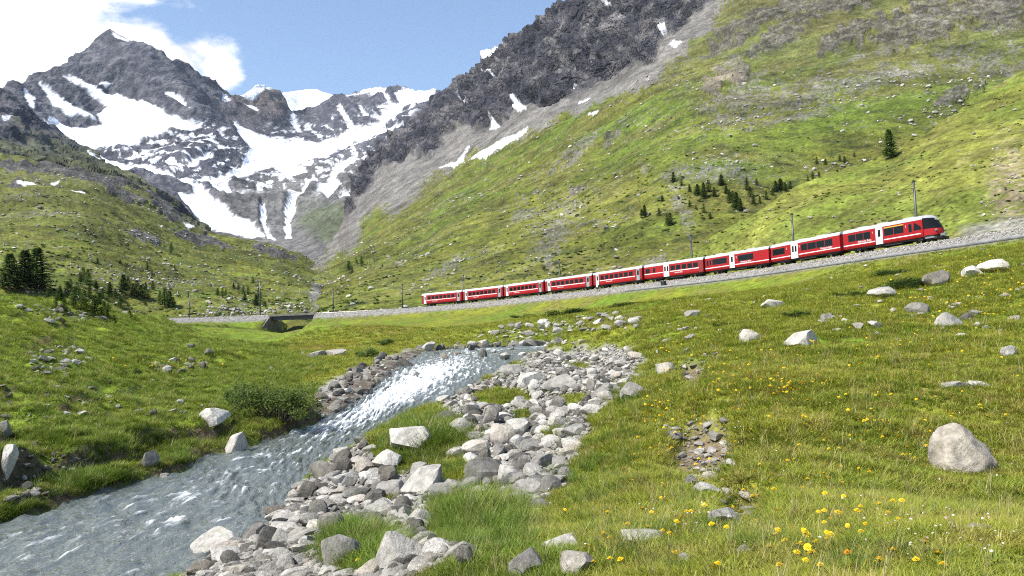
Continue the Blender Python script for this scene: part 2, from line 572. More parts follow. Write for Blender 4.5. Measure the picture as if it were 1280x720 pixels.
def ground(x, y, detail=True):
    """height of the near land and masks"""
    x = np.asarray(x, float); y = np.asarray(y, float)
    z = GR(gcoord(x, y))
    r = np.hypot(x, y)
    # hummocks
    am = sstep(3, 30, r)
    left = sstep(3, -6, x + .35 * y - 3)
    td0, _, _ = seg_dist(x, y, TRK[::3])
    z = z + fbm2(x / 14.0, y / 14.0, 3) * .9 * sstep(14, 80, r) * (.25 + .75 * sstep(15, 55, td0)) + fbm2(x / 3.1 + 5, y / 3.1, 3) * (.10 + .16 * am + .55 * left * am) + fbm2(x / 1.25 + 15, y / 1.25, 2) * .34 * left * am + fbm2(x / 1.3 + 25, y / 1.3, 2) * .06 * am
    # railway bank and cutting
    td, ti, side = seg_dist(x, y, TRK)
    near = side > 0                       # camera side
    bx = (BR_B - BR_A); bl = np.linalg.norm(bx); bd = bx / bl
    al = (x - BR_A[0]) * bd[0] + (y - BR_A[1]) * bd[1]
    gap = sstep(-.6, .3, al) * sstep(bl + .6, bl - .3, al)
    form = TRACK_Z - .75
    bank = form - 1.05 - np.maximum(0, td - 4.6) * .42
    bank = np.where(td < 4.6, form - np.maximum(0, td - 2.4) * .48, bank)
    zz = np.maximum(z, bank)
    zz = np.where(near, np.minimum(zz, bank + np.maximum(0, td - 5.0) * .38), np.where(td < 3.2, np.minimum(zz, bank), zz))
    far = ~near
    zz = np.where(far, np.where(td < 60, np.minimum(zz, form + .05 + np.maximum(0, td - 6) * .02), zz), zz)
    zz = np.where(far & (td < 12), np.maximum(zz, form - np.maximum(0, td - 3) * .3), zz)
    zg = np.minimum(z, 5.6 + .02 * td)
    z = zz * (1 - gap) + zg * gap
    # river channel
    w = sstep(90, 70, y)
    sd = psd(x, y, RIVER) + .22 * fbm2(x / 1.3, y / 1.3, 3)
    wl = zw(y)
    dl, _, _ = seg_dist(x, y, BL)
    dr, _, _ = seg_dist(x, y, BR)
    isleft = dl < dr
    width = np.where(isleft, .55 + .5 * noise2(x / 2.3, y / 2.3), 1.2)
    for (cx, cy, d0, a, h0) in ISLE_HUMPS:
        q = unproj(cx, cy, d0); rr = a * d0 / F_PX
        z = z + h0 * np.exp(-((x - q[0]) ** 2 + ((y - q[1]) * .8) ** 2) / rr ** 2)
    step = np.where(isleft & (y < 34), (.72 + .55 * fbm2(x / 1.7 + 3, y / 1.7, 2)) * sstep(34, 30, y), .10)
    land = np.maximum(z, wl + np.maximum(step, .08) + np.minimum(.12, np.maximum(sd, 0) * .12))
    rise = sstep(-.05, 1.0, sd / width)
    out = wl + .05 + (land - wl - .05) * rise
    # mossy ledge at the water, then a cut face of earth and stones
    lg = isleft & (y < 31) & (sd > 0)
    fx_ = 1.15 + .75 * fbm2(x / 2.1 + 8, y / 2.1, 2)
    ledge = wl + .05 + (.24 + .22 * fbm2(x / .9, y / .9, 2)) * sstep(0, .35, sd) + (land - wl - .29) * sstep(fx_, fx_ + .45, sd)
    lw = sstep(31, 27, y)
    out = np.where(lg, ledge * lw + out * (1 - lw), out)
    bed = wl - .08 - .32 * sstep(0, 1.6, -sd) + .07 * fbm2(x / .5, y / .5, 2)
    chan = np.where(sd < 0, bed, out)
    z = np.where(y < 88, chan * w + z * (1 - w), z)
    if detail:
        z = z + fbm2(x / .55, y / .55, 3) * .035 * sstep(0, 1.0, sd) + fbm2(x / .16, y / .16, 2) * .012 * sstep(40, 8, r)
    return z, sd, isleft, td, near, gap


def clampc(c):
    return np.clip(c, 0.004, .95)


C_GRASS = np.array([.195, .212, .022]); C_LUSH = np.array([.122, .188, .018]); C_DRY = np.array([.235, .195, .065]); C_EARTH = np.array([.085, .062, .040])
C_GRAVEL = np.array([.27, .255, .225]); C_SCREE = np.array([.150, .141, .128]); C_OLIVE = np.array([.110, .106, .026]); C_DARKVEG = np.array([.040, .065, .014])
C_ROCK = np.array([.062, .063, .078]); C_SNOW = np.array([.86, .88, .92])


def lerp(a, b, m):
    m = np.asarray(m)[..., None]
    return a * (1 - m) + b * m


# fan-shaped grid: fine near the path, coarser far away
def near_grid():
    R, C = 520, 640
    yy = (np.exp(np.linspace(math.log(5.2), math.log(300), R)) - 3.0)
    # keep the railway bank finely divided
    u = np.linspace(-.98, .98, C)
    Y = np.repeat(yy[:, None], C, 1); X = u[None, :] * (Y + 5.0)
    return X, Y


GX, GY = near_grid()
GZ, GSD, GLEFT, GTD, GNEAR, GGAP = ground(GX, GY)
gpx, gpy = project(np.stack([GX, GY, GZ], -1))
bar = barmask(gpx, gpy) * (GSD > -.5) * (GY < 90)
n1 = fbm2(GX / 6.0, GY / 6.0, 4); n2 = fbm2(GX / 1.2 + 3, GY / 1.2, 4); n3 = fbm2(GX / 22.0 + 8, GY / 22.0, 3)
c = lerp(C_GRASS, C_LUSH, sstep(-.25, .35, n3 + .3 * n2))
c = lerp(c, C_DRY, .75 * sstep(.12, .5, n1 + .35 * n2))
c = lerp(c, C_EARTH, .5 * sstep(.30, .6, n2))
c = lerp(c, C_LUSH, .55 * sstep(2, -6, GX + .30 * GY - 4))
far_o = sstep(60, 140, GY)
c = lerp(c, C_OLIVE * 1.05, .55 * far_o * sstep(-.3, .3, n1))
# ochre and rust patches in the flat by the bridge
for (cx, cy, a, b, cc) in [(395, 437, 36, 7, (.20, .085, .04)), (425, 428, 26, 5, (.25, .19, .02)), (480, 412, 60, 6, (.19, .14, .04)), (760, 402, 60, 8, (.17, .14, .05)), (1000, 300, 1, 1, (.1, .1, .1))]:
    rr = np.sqrt(((gpx - cx) / a) ** 2 + ((gpy - cy) / b) ** 2) + .5 * n2
    c = lerp(c, np.array(cc), .8 * sstep(1.1, .5, rr))
c = lerp(c, C_GRAVEL, bar)
_sx = np.gradient(GZ, axis=1) / np.gradient(GX, axis=1); _sy = np.gradient(GZ, axis=0) / np.gradient(GY, axis=0)
GSLOPE = np.hypot(_sx, _sy)
steep = sstep(.75, 1.3, GSLOPE) * (GY < 60)
c = lerp(c, C_EARTH * (1 + .8 * n2)[..., None], .9 * steep * (GSD > 0))
bankm = GLEFT * sstep(2.0, .5, GSD) * sstep(-.05, .25, n2 + .25) * (GSD > 0)
c = lerp(c, C_EARTH * 1.1, .85 * bankm)
# little eroded scar in the meadow edge
sc = np.minimum(np.sqrt(((gpx - 880) / 60) ** 2 + ((gpy - 562) / 54) ** 2), np.sqrt(((gpx - 925) / 40) ** 2 + ((gpy - 628) / 30) ** 2)) + .5 * n2
sc2 = np.sqrt(((gpx - 865) / 22) ** 2 + ((gpy - 465) / 24) ** 2) + .5 * n2
scar = np.maximum(sstep(1.0, .6, sc), sstep(1.0, .6, sc2))
c = lerp(c, np.array([.17, .125, .085]), .9 * scar)
GZ = GZ - .30 * scar
c = lerp(c, np.array([.13, .12, .10]), sstep(.05, -.25, GSD))
# ballast shoulder beside the track
c = lerp(c, np.array([.20, .19, .175]), sstep(5.0, 4.4, GTD) * (1 - GGAP))
c = lerp(c, np.array([.16, .14, .07]), sstep(6.2, 5.2, GTD) * sstep(4.6, 5.2, GTD) * .6)
MAT['ground'] = terrain_mat('alpine_turf', (0.9, 4.5, 19.0), 9.0, .06)
gme = np_mesh('meadow_ground', np.stack([GX, GY, GZ], -1), grid_faces(*GX.shape), True, clampc(c))
meadow = link('meadow_ground', gme, MAT['ground'], kind='structure')

# ---------------------------------------------------------------- distant land as patches
def patch(name, xs, top, bot, nrows, ctrl, disp, colour, mat, back=.10, cdir=None):
    """a mountain side: ground distance interpolated between surveyed points, displaced along its normals"""
    xs = np.asarray(xs, float); C = len(xs)
    tp = np.interp(xs, [p[0] for p in top], [p[1] for p in top]); bt = np.interp(xs, [p[0] for p in bot], [p[1] for p in bot])
    v = np.linspace(0, 1, nrows)[:, None]
    PX = np.repeat(xs[None, :], nrows, 0); PY = bt[None, :] * (1 - v) + tp[None, :] * v
    ctrl = np.array(ctrl, float)
    rb = RBF(ctrl[:, :2] / 300.0, np.log(ctrl[:, 2]), 1e-4)
    D = np.exp(rb(np.stack([PX, PY], -1) / 300.0))
    P = unproj(PX, PY, D)
    gx = np.gradient(P, axis=1); gy = np.gradient(P, axis=0)
    N = np.cross(gx, gy); N /= np.linalg.norm(N, axis=-1)[..., None] + 1e-9
    h = disp(P, PX, PY)
    P = P + N * h[..., None]
    gx = np.gradient(P, axis=1); gy = np.gradient(P, axis=0)
    N = np.cross(gx, gy); N /= np.linalg.norm(N, axis=-1)[..., None] + 1e-9
    cc = colour(P, PX, PY, h, N)
    cc, rkm = cc if isinstance(cc, tuple) else (cc, np.zeros(PX.shape))
    # far side falls away behind the skyline
    rows = [P]; crow = [cc]; rrow = [rkm]
    for k in (1, 2, 3, 4):
        q = P[-1].copy(); dd = D[-1]
        q[:, 1] += dd * back * k * .5; q[:, 0] += q[:, 0] / dd * dd * back * k * .5; q[:, 2] -= dd * back * .35 * k * k * .5
        rows.append(q[None]); crow.append(cc[-1:]); rrow.append(rkm[-1:])
    P2 = np.concatenate(rows); C2 = np.concatenate(crow)
    me = np_mesh(name, P2, grid_faces(*P2.shape[:2]), True, clampc(C2), {'rk': np.concatenate(rrow)})
    return link(name, me, mat, kind='structure')


MAT['hill'] = terrain_mat('hill_pasture', (.06, .35, 1.3), 1.1, .35, (.6, 1.38))
MAT['slope'] = terrain_mat('mountain_pasture', (.02, .09, .45, 1.3), .35, .8, (.58, 1.42), 24.0)
MAT['peak'] = terrain_mat('high_rock', (.006, .03, .12), .045, 5.0, (.66, 1.32), 9.0)

# ---- near hill behind the train
B_TOP = [(800, 345), (830, 328), (850, 316), (870, 304), (920, 275), (980, 243), (1040, 215), (1110, 192), (1160, 165), (1220, 122), (1280, 84), (1460, -20)]
B_BOT = [(800, 366), (889, 356), (973, 342), (1065, 324), (1185, 306), (1280, 291), (1460, 270)]
B_C = [(800, 366, 172), (889, 356, 156), (973, 342, 141), (1065, 324, 125), (1185, 306, 109), (1280, 291, 100), (1460, 270, 84), (830, 328, 172), (870, 304, 172), (980, 243, 178), (1110, 192, 190), (1220, 122, 205), (1280, 84, 212), (1460, -20, 225),
       (1185, 240, 130), (1280, 210, 128), (1460, 150, 120), (1065, 265, 145), (973, 300, 151), (889, 335, 162)]


def b_disp(P, px, py):
    return fbm3(P / 16.0, 4) * 1.6 + fbm3(P * np.array([.5, .3, .55]), 4) * .34 + fbm3(P / .8, 2) * .12


def b_col(P, px, py, h, N):
    n = fbm3(P / 7.0, 4); n2 = fbm3(P / 1.6, 3); n3 = fbm3(P / 25.0, 3)
    str_ = fbm2((px + 1.3 * py) / 26.0, (py - .45 * px) / 90.0 + 4, 4)
    c_ = lerp(np.array([.175, .182, .036]), np.array([.140, .172, .030]), sstep(-.2, .3, n3))
    c_ = lerp(c_, C_OLIVE * .95, .7 * sstep(-.1, .35, n))
    c_ = lerp(c_, np.array([.07, .085, .02]), .65 * sstep(.12, .42, n2 + .3 * n))
    c_ = lerp(c_, np.array([.22, .20, .075]), .5 * sstep(.2, .5, str_))
    sand = sstep(1.1, .5, np.sqrt(((px - 1262) / 34) ** 2 + ((py - 230) / 62) ** 2) + .9 * n2 + .5 * n)
    c_ = lerp(c_, np.array([.27, .215, .14]), .85 * sand * sstep(-.3, .1, n2))
    sc_ = sstep(14, 2, np.interp(px, [1180, 1280, 1460], [300, 275, 240]) - py + 14 * n) * sstep(1190, 1215, px)
    c_ = lerp(c_, np.array([.22, .21, .19]), .8 * sc_)
    c_ = c_ * (1 + .6 * fbm3(P / .9 + 4, 3))[..., None]
    return c_


hill_right = patch('hillside', np.linspace(800, 1460, 360), B_TOP, B_BOT, 190, B_C, b_disp, b_col, MAT['hill'], .12)

# ---- long mountain flank on the right
C_TOP = [(380, 330), (396, 322), (412, 306), (424, 290), (436, 250), (446, 222), (470, 190), (492, 168), (520, 148), (538, 122), (556, 108), (585, 92), (600, 82), (616, 58), (628, 56), (650, 40), (680, 18), (706, 3), (740, -28), (800, -50), (1000, -60), (1460, -60)]
C_BOT = [(380, 420), (425, 418), (440, 400), (530, 392), (640, 384), (740, 374), (800, 366), (860, 356), (1000, 340), (1460, 300)]
C_C = [(380, 420, 254), (425, 418, 252), (440, 398, 256), (530, 392, 248), (640, 384, 240), (740, 374, 236), (860, 356, 236), (1000, 340, 240), (1460, 300, 240),
       (380, 330, 900), (398, 345, 640), (400, 365, 430), (424, 290, 1150), (470, 190, 1650), (538, 122, 1750), (616, 58, 1600), (706, 3, 1400), (800, -50, 1250), (1000, -60, 950), (1460, -60, 720),
       (640, 350, 300), (860, 280, 310), (860, 220, 390), (1000, 190, 420), (1100, 130, 480), (1280, 60, 540), (1460, 20, 520), (1000, 80, 620), (1280, -40, 720), (860, 130, 590), (860, 40, 880), (720, 120, 940), (640, 180, 900), (560, 220, 980), (560, 290, 560), (500, 300, 660), (480, 350, 400), (470, 250, 1180), (540, 180, 1350), (640, 100, 1250), (740, 240, 470), (740, 310, 330)]
ROCKLINE = [(380, 300), (440, 262), (470, 214), (500, 205), (540, 190), (580, 168), (600, 160), (640, 140), (700, 122), (760, 92), (800, 85), (850, 38), (890, 4), (930, -40), (1460, -300)]


_cm = {}


def c_masks(P, px, py):
    if 'm' not in _cm:
        _cm['m'] = c_masks0(P, px, py)
    return _cm['m']


def c_masks0(P, px, py):
    w1 = fbm2(px / 45.0, py / 45.0, 4) * 26
    base = np.interp(px, [p[0] for p in ROCKLINE], [p[1] for p in ROCKLINE])
    crag = sstep(-5, 9, base + w1 - py)
    # right-hand outcrops high on the pasture
    crag2 = 0
    for (cx, cy, a, b, rot) in [(1150, 28, 80, 30, -.2), (1245, 18, 50, 32, .1), (1060, 42, 50, 14, -.35), (985, 38, 60, 14, -.55), (905, 58, 36, 9, -.5), (960, 20, 90, 14, -.4), (1040, 5, 60, 14, -.2), (898, 100, 26, 14, -.7), (925, 92, 24, 12, -.8), (1192, 122, 40, 7, -.35), (720, 238, 12, 5, -.4), (765, 172, 14, 6, -.6)]:
        ca, sa = math.cos(rot), math.sin(rot)
        qx = (px - cx) * ca + (py - cy) * sa; qy = -(px - cx) * sa + (py - cy) * ca
        rr = np.sqrt((qx / a) ** 2 + (qy / b) ** 2) + .9 * fbm2(px / 17.0 + cx, py / 12.0, 4)
        crag2 = np.maximum(crag2, sstep(1.0, .7, rr))
    scree = sstep(44, 14, (py - base) + 22 * fbm2(px / 30.0 + 4, py / 30.0, 4)) * sstep(960, 860, px) * (1 - .2 * crag)
    lowerscree = sstep(80, 20, (py - base) + 30 * fbm2(px / 40.0, py / 40.0, 3)) * sstep(600, 500, px)
    scree = np.maximum(scree, lowerscree)
    for (cx, cy, a, b, rot) in [(915, 132, 60, 16, -.9), (1010, 118, 130, 22, -.22), (1120, 90, 70, 16, -.2), (890, 215, 90, 14, .05), (985, 150, 90, 9, -.2), (850, 255, 12, 60, -.35), (1230, 75, 80, 18, .2), (1258, 40, 26, 20, .9), (925, 70, 60, 10, -.5), (690, 300, 24, 60, .55), (660, 265, 40, 8, -.3), (1100, 60, 60, 8, -.3), (930, 118, 70, 24, -.5), (820, 330, 30, 14, 0), (720, 190, 70, 9, -.6), (560, 330, 50, 8, -.6)]:
        ca, sa = math.cos(rot), math.sin(rot)
        qx = (px - cx) * ca + (py - cy) * sa; qy = -(px - cx) * sa + (py - cy) * ca
        rr = np.sqrt((qx / a) ** 2 + (qy / b) ** 2) + 1.2 * fbm2(px / 22.0 + cx, py / 14.0, 4) + .5 * fbm2(px / 5.0, py / 4.0, 2)
        scree = np.maximum(scree, .50 * sstep(1.25, .3, rr))
    fine = fbm2(px / 3.2, py / 2.2, 3)
    scree = sstep(.36, .62, scree + .75 * fine)
    crag2 = .9 * sstep(.38, .80, crag2 * .85 + .55 * fine + .65 * fbm2(px / 11.0 + 5, py / 6.0, 3))
    return crag, crag2, scree


def c_disp(P, px, py):
    crag, crag2, scree = c_masks(P, px, py)
    d = np.linalg.norm(P, axis=-1)
    g = fbm3(P / 90.0, 4) * 9 * sstep(250, 700, d) + fbm3(P / 18.0, 4) * 1.8 + fbm3(P / 4.0, 3) * .5
    q = P * np.array([1 / 120., 1 / 120., 1 / 70.])
    q = np.stack([q[..., 0] + .5 * q[..., 2], q[..., 1], q[..., 2] * 1.5 - .55 * q[..., 0]], -1)
    rk = ((ridged3(q, 4, .5) - .62) * 52 + (ridged3(P / 42.0 + 5, 3, .5) - .45) * 12) * crag
    rk = rk * (1 - .85 * np.exp(-((px - 530) / 34) ** 2 - ((py - 118) / 34) ** 2))
    rk2 = ((ridged3(P / 38.0 + 2, 3, .5) - .2) * 5 + .3) * crag2
    return g + rk + rk2 + scree * fbm3(P / 2.5, 2) * .8


def c_col(P, px, py, h, N):
    crag, crag2, scree = c_masks(P, px, py)
    n = fbm3(P / 40.0, 4); n2 = fbm3(P / 9.0, 4); n3 = fbm3(P / 3.0, 3); n4 = fbm3(P / 130.0 + 3, 3)
    c_ = lerp(np.array([.118, .124, .022]), np.array([.092, .126, .019]), sstep(-.2, .3, n4))
    c_ = lerp(c_, C_OLIVE, .8 * sstep(-.15, .3, n + .3 * n2))
    c_ = lerp(c_, np.array([.045, .058, .016]), .85 * sstep(.06, .34, n2 + .35 * n3))
    c_ = lerp(c_, np.array([.17, .155, .075]), .5 * sstep(.22, .5, n3 + .4 * n))
    c_ = c_ * (1 + .55 * fbm3(P / 1.4 + 4, 3))[..., None]
    high = sstep(150, 30, py) * .45
    c_ = lerp(c_, np.array([.11, .10, .05]), high)
    stony = sstep(.28, .5, n3 + .55 * fbm3(P / 60.0 + 9, 3))
    c_ = lerp(c_, C_SCREE * 1.1, .6 * stony)
    c_ = lerp(c_, C_SCREE * (1 + .35 * n3)[..., None], scree)
    rockc = lerp(C_ROCK * .75, np.array([.165, .156, .155]), sstep(-.15, .55, .7 * n2 + .6 * n + .5 * fbm3(P / 22.0 + 6, 3) + .55 * fbm2((px - .62 * py) / 60.0, (py + .62 * px) / 9.0, 3)))  # sunlit ledges and dark clefts painted into the rock colour as bands
    flat = sstep(.62, .85, N[..., 2])
    rockc = lerp(rockc, np.array([.10, .10, .045]), .45 * flat * sstep(700, 850, px))
    warm = np.exp(-((px - 905) / 40) ** 2 - ((py - 100) / 26) ** 2)
    rockc = lerp(rockc, np.array([.24, .20, .15]), warm)
    c_ = lerp(c_, rockc, crag)
    c_ = lerp(c_, lerp(np.array([.058, .054, .044]), np.array([.165, .150, .125]), sstep(-.25, .45, n2 + .6 * n3)) * (1 - warm[..., None]) + rockc * warm[..., None], crag2)
    # late snow in the gullies
    for poly in [[(604, 78), (612, 60), (632, 52), (628, 66), (616, 74)], [(604, 90), (612, 85), (616, 93)], [(580, 203), (605, 190), (662, 156), (652, 168), (606, 196)], [(547, 208), (570, 202), (586, 182), (578, 200), (566, 208)], [(612, 160), (616, 147), (624, 158)], [(640, 134), (645, 124), (658, 136), (650, 139)], [(836, 57), (842, 51), (852, 53), (845, 59)], [(722, 128), (736, 122), (730, 127)], [(570, 118), (588, 130), (578, 124)], [(710, 115), (722, 109), (716, 114)], [(738, 146), (750, 141), (748, 145)], [(823, 44), (836, 40), (830, 46)], [(752, 6), (764, 5), (760, 8)]]:
        s_ = psd(px, py, poly) + 2.2 * n3 + 1.5 * n2
        sn = sstep(.9, -.6, s_); c_ = lerp(c_, C_SNOW, sn); crag = crag * (1 - sn)
    return c_, np.maximum(crag, .5 * crag2)


mtn_right = patch('mountain_flank', np.concatenate([np.linspace(380, 1290, 620), np.linspace(1293, 1460, 40)]), C_TOP, C_BOT, 330, C_C, c_disp, c_col, MAT['slope'], .12)

# ---- green slope on the left
D_TOP = [(-160, 165), (-60, 180), (0, 190), (40, 200), (70, 206), (110, 214), (150, 222), (185, 236), (215, 262), (245, 285), (290, 297), (340, 306), (380, 318), (396, 328), (412, 336)]
D_BOT = [(-160, 430), (0, 425), (60, 418), (150, 412), (250, 408), (318, 408), (335, 420), (412, 420)]
D_C = [(-160, 430, 170), (0, 425, 190), (60, 418, 215), (150, 412, 250), (250, 408, 258), (335, 420, 254), (412, 420, 254), (-160, 165, 640), (0, 190, 700), (70, 206, 740), (150, 222, 780), (215, 262, 800), (245, 285, 780), (340, 306, 840), (396, 328, 880), (412, 336, 860),
       (400, 350, 600), (396, 368, 410), (380, 390, 290), (250, 385, 290), (100, 370, 265), (0, 365, 240), (-160, 360, 220), (0, 280, 430), (150, 300, 470), (150, 340, 340), (280, 340, 480), (280, 365, 350), (-160, 260, 400), (60, 240, 560)]


def d_disp(P, px, py):
    d = np.linalg.norm(P, axis=-1)
    out = d_rock(px, py)
    return fbm3(P / 60.0, 4) * 7 * sstep(260, 480, d) + fbm3(P / 14.0, 4) * 2.0 + fbm3(P / 3.2, 3) * .55 + out * (fbm3(P / 30.0, 3) * 4 + .3)


def d_rock(px, py):
    m = 0
    for (cx, cy, a, b, rot) in [(30, 208, 50, 7, .12), (120, 222, 70, 8, .2), (205, 258, 40, 14, .75), (178, 298, 30, 5, .35), (60, 205, 26, 5, .1), (250, 300, 40, 8, .2), (345, 318, 30, 6, .3), (320, 362, 1, 1, 0), (20, 232, 10, 5, 0), (150, 240, 40, 6, .4)]:
        ca, sa = math.cos(rot), math.sin(rot)
        qx = (px - cx) * ca + (py - cy) * sa; qy = -(px - cx) * sa + (py - cy) * ca
        rr = np.sqrt((qx / a) ** 2 + (qy / b) ** 2) + .9 * fbm2(px / 11.0 + cx, py / 8.0, 4)
        m = np.maximum(m, sstep(1.0, .7, rr))
    return m


STREAM = [(398, 402), (402, 385), (393, 368), (398, 352), (406, 340), (398, 328)]


def d_col(P, px, py, h, N):
    n = fbm3(P / 30.0, 4); n2 = fbm3(P / 7.0, 4); n3 = fbm3(P / 2.4, 3)
    c_ = lerp(np.array([.120, .126, .022]), np.array([.090, .120, .019]), sstep(-.2, .3, n))
    c_ = lerp(c_, np.array([.150, .120, .036]), .7 * sstep(-.05, .4, n2 + .4 * n))
    c_ = lerp(c_, np.array([.05, .066, .018]), .75 * sstep(.05, .38, n2 - .3 * n + .2 * n3))
    high = sstep(330, 215, py)
    c_ = lerp(c_, np.array([.145, .145, .05]), .5 * high)
    c_ = c_ * (1 + .55 * fbm3(P / 1.3 + 4, 3))[..., None]
    st = sstep(.12, .4, n3 + .5 * fbm3(P / 45.0 + 2, 3) - .10)
    c_ = lerp(c_, C_SCREE * .85, .8 * st)
    c_ = lerp(c_, lerp(np.array([.065, .063, .058]), C_SCREE, sstep(-.2, .4, n3)), sstep(.4, .6, d_rock(px, py) * .9 + .5 * fbm2(px / 5.0, py / 3.0, 3)))
    sd_, _, _ = seg_dist(px, py, STREAM)
    c_ = lerp(c_, np.array([.24, .23, .21]), .8 * sstep(9, 2, sd_ + 5 * n3))
    for poly in [[(20, 232), (40, 229), (50, 235), (30, 236)], [(64, 229), (74, 227), (70, 231)], [(88, 243), (112, 244), (104, 247)], [(228, 278), (243, 284), (236, 286)]]:
        c_ = lerp(c_, C_SNOW, sstep(.8, -.5, psd(px, py, poly) + 1.4 * n3))
    return c_


slope_left = patch('valley_slope', np.linspace(-160, 412, 400), D_TOP, D_BOT, 230, D_C, d_disp, d_col, MAT['slope'], .10)

# ---- dark rock shoulder between the green slope and the snow face
E_TOP = [(-160, 60), (-60, 92), (0, 111), (18, 122), (40, 142), (70, 160), (100, 184), (130, 205), (160, 222), (190, 240), (222, 262), (246, 282), (262, 292)]
E_BOT = [(-160, 240), (0, 240), (120, 262), (200, 300), (262, 320)]
E_C = [(-160, 60, 1700), (0, 111, 1750), (100, 184, 1700), (246, 282, 1500), (262, 320, 1000), (200, 300, 950), (120, 262, 900), (0, 240, 850), (-160, 240, 800), (0, 170, 1250), (-160, 150, 1200), (100, 215, 1250), (200, 262, 1250)]


def e_disp(P, px, py):
    return (ridged3(P / 190.0, 5, .5) - .35) * 34 + (ridged3(P / 48.0, 3, .5) - .3) * 5


def e_col(P, px, py, h, N):
    n = fbm3(P / 80.0, 4); n3 = fbm3(P / 14.0, 4)
    c_ = lerp(C_ROCK * .95, np.array([.12, .112, .115]), sstep(-.2, .45, n + .5 * n3))
    c_ = lerp(c_, np.array([.10, .11, .035]), .7 * sstep(150, 215, py + 40 * n) * sstep(.35, .6, N[..., 2]))
    for poly in [[(30, 118), (44, 122), (42, 136), (33, 128)], [(0, 150), (10, 152), (4, 156)], [(108, 196), (124, 203), (116, 202)]]:
        c_ = lerp(c_, C_SNOW, sstep(.8, -.5, psd(px, py, poly) + 1.8 * n3))
    return c_, sstep(.75, .45, N[..., 2])


shoulder = patch('rock_shoulder', np.linspace(-160, 262, 300), E_TOP, E_BOT, 130, E_C, e_disp, e_col, MAT['peak'], .08)

# ---- the high peak with its snowfields and the ridge beyond
F_TOP = [(-160, 150), (-60, 135), (0, 118), (14, 112), (36, 103), (56, 98), (75, 93), (88, 80), (104, 63), (118, 52), (128, 42), (138, 37), (146, 42), (162, 52), (182, 64), (200, 74), (216, 80), (235, 86), (246, 98), (262, 106), (272, 114), (292, 120), (306, 116), (318, 110), (331, 109), (345, 118), (354, 128), (362, 140), (372, 142), (392, 138), (412, 132), (428, 124), (446, 118), (470, 114), (490, 114), (520, 117), (546, 112), (580, 118), (640, 140)]
F_BOT = [(-160, 240), (0, 250), (100, 260), (200, 300), (260, 320), (330, 330), (400, 335), (450, 330), (640, 330)]
F_C = [(138, 37, 4300), (75, 93, 4000), (14, 112, 3700), (-160, 150, 3400), (235, 86, 4200), (272, 114, 4400), (331, 109, 4900), (380, 140, 5300), (446, 118, 5200), (546, 112, 4700), (640, 140, 4200),
       (150, 120, 3900), (100, 110, 3850), (250, 130, 3900), (300, 175, 3720), (220, 170, 3450), (120, 170, 3500), (50, 160, 3300), (-160, 200, 2700), (0, 190, 2800), (100, 215, 2700), (200, 225, 2900), (260, 215, 3000), (340, 185, 3880), (400, 180, 4100), (350, 140, 4650), (460, 160, 3900), (540, 180, 3300), (640, 240, 2500),
       (340, 240, 2900), (420, 240, 2600), (300, 260, 2550), (370, 300, 2000), (330, 330, 1700), (400, 335, 1550), (200, 300, 1900), (260, 320, 1750), (0, 250, 1900), (-160, 240, 2000), (450, 330, 1400), (640, 330, 1300), (480, 260, 1900)]
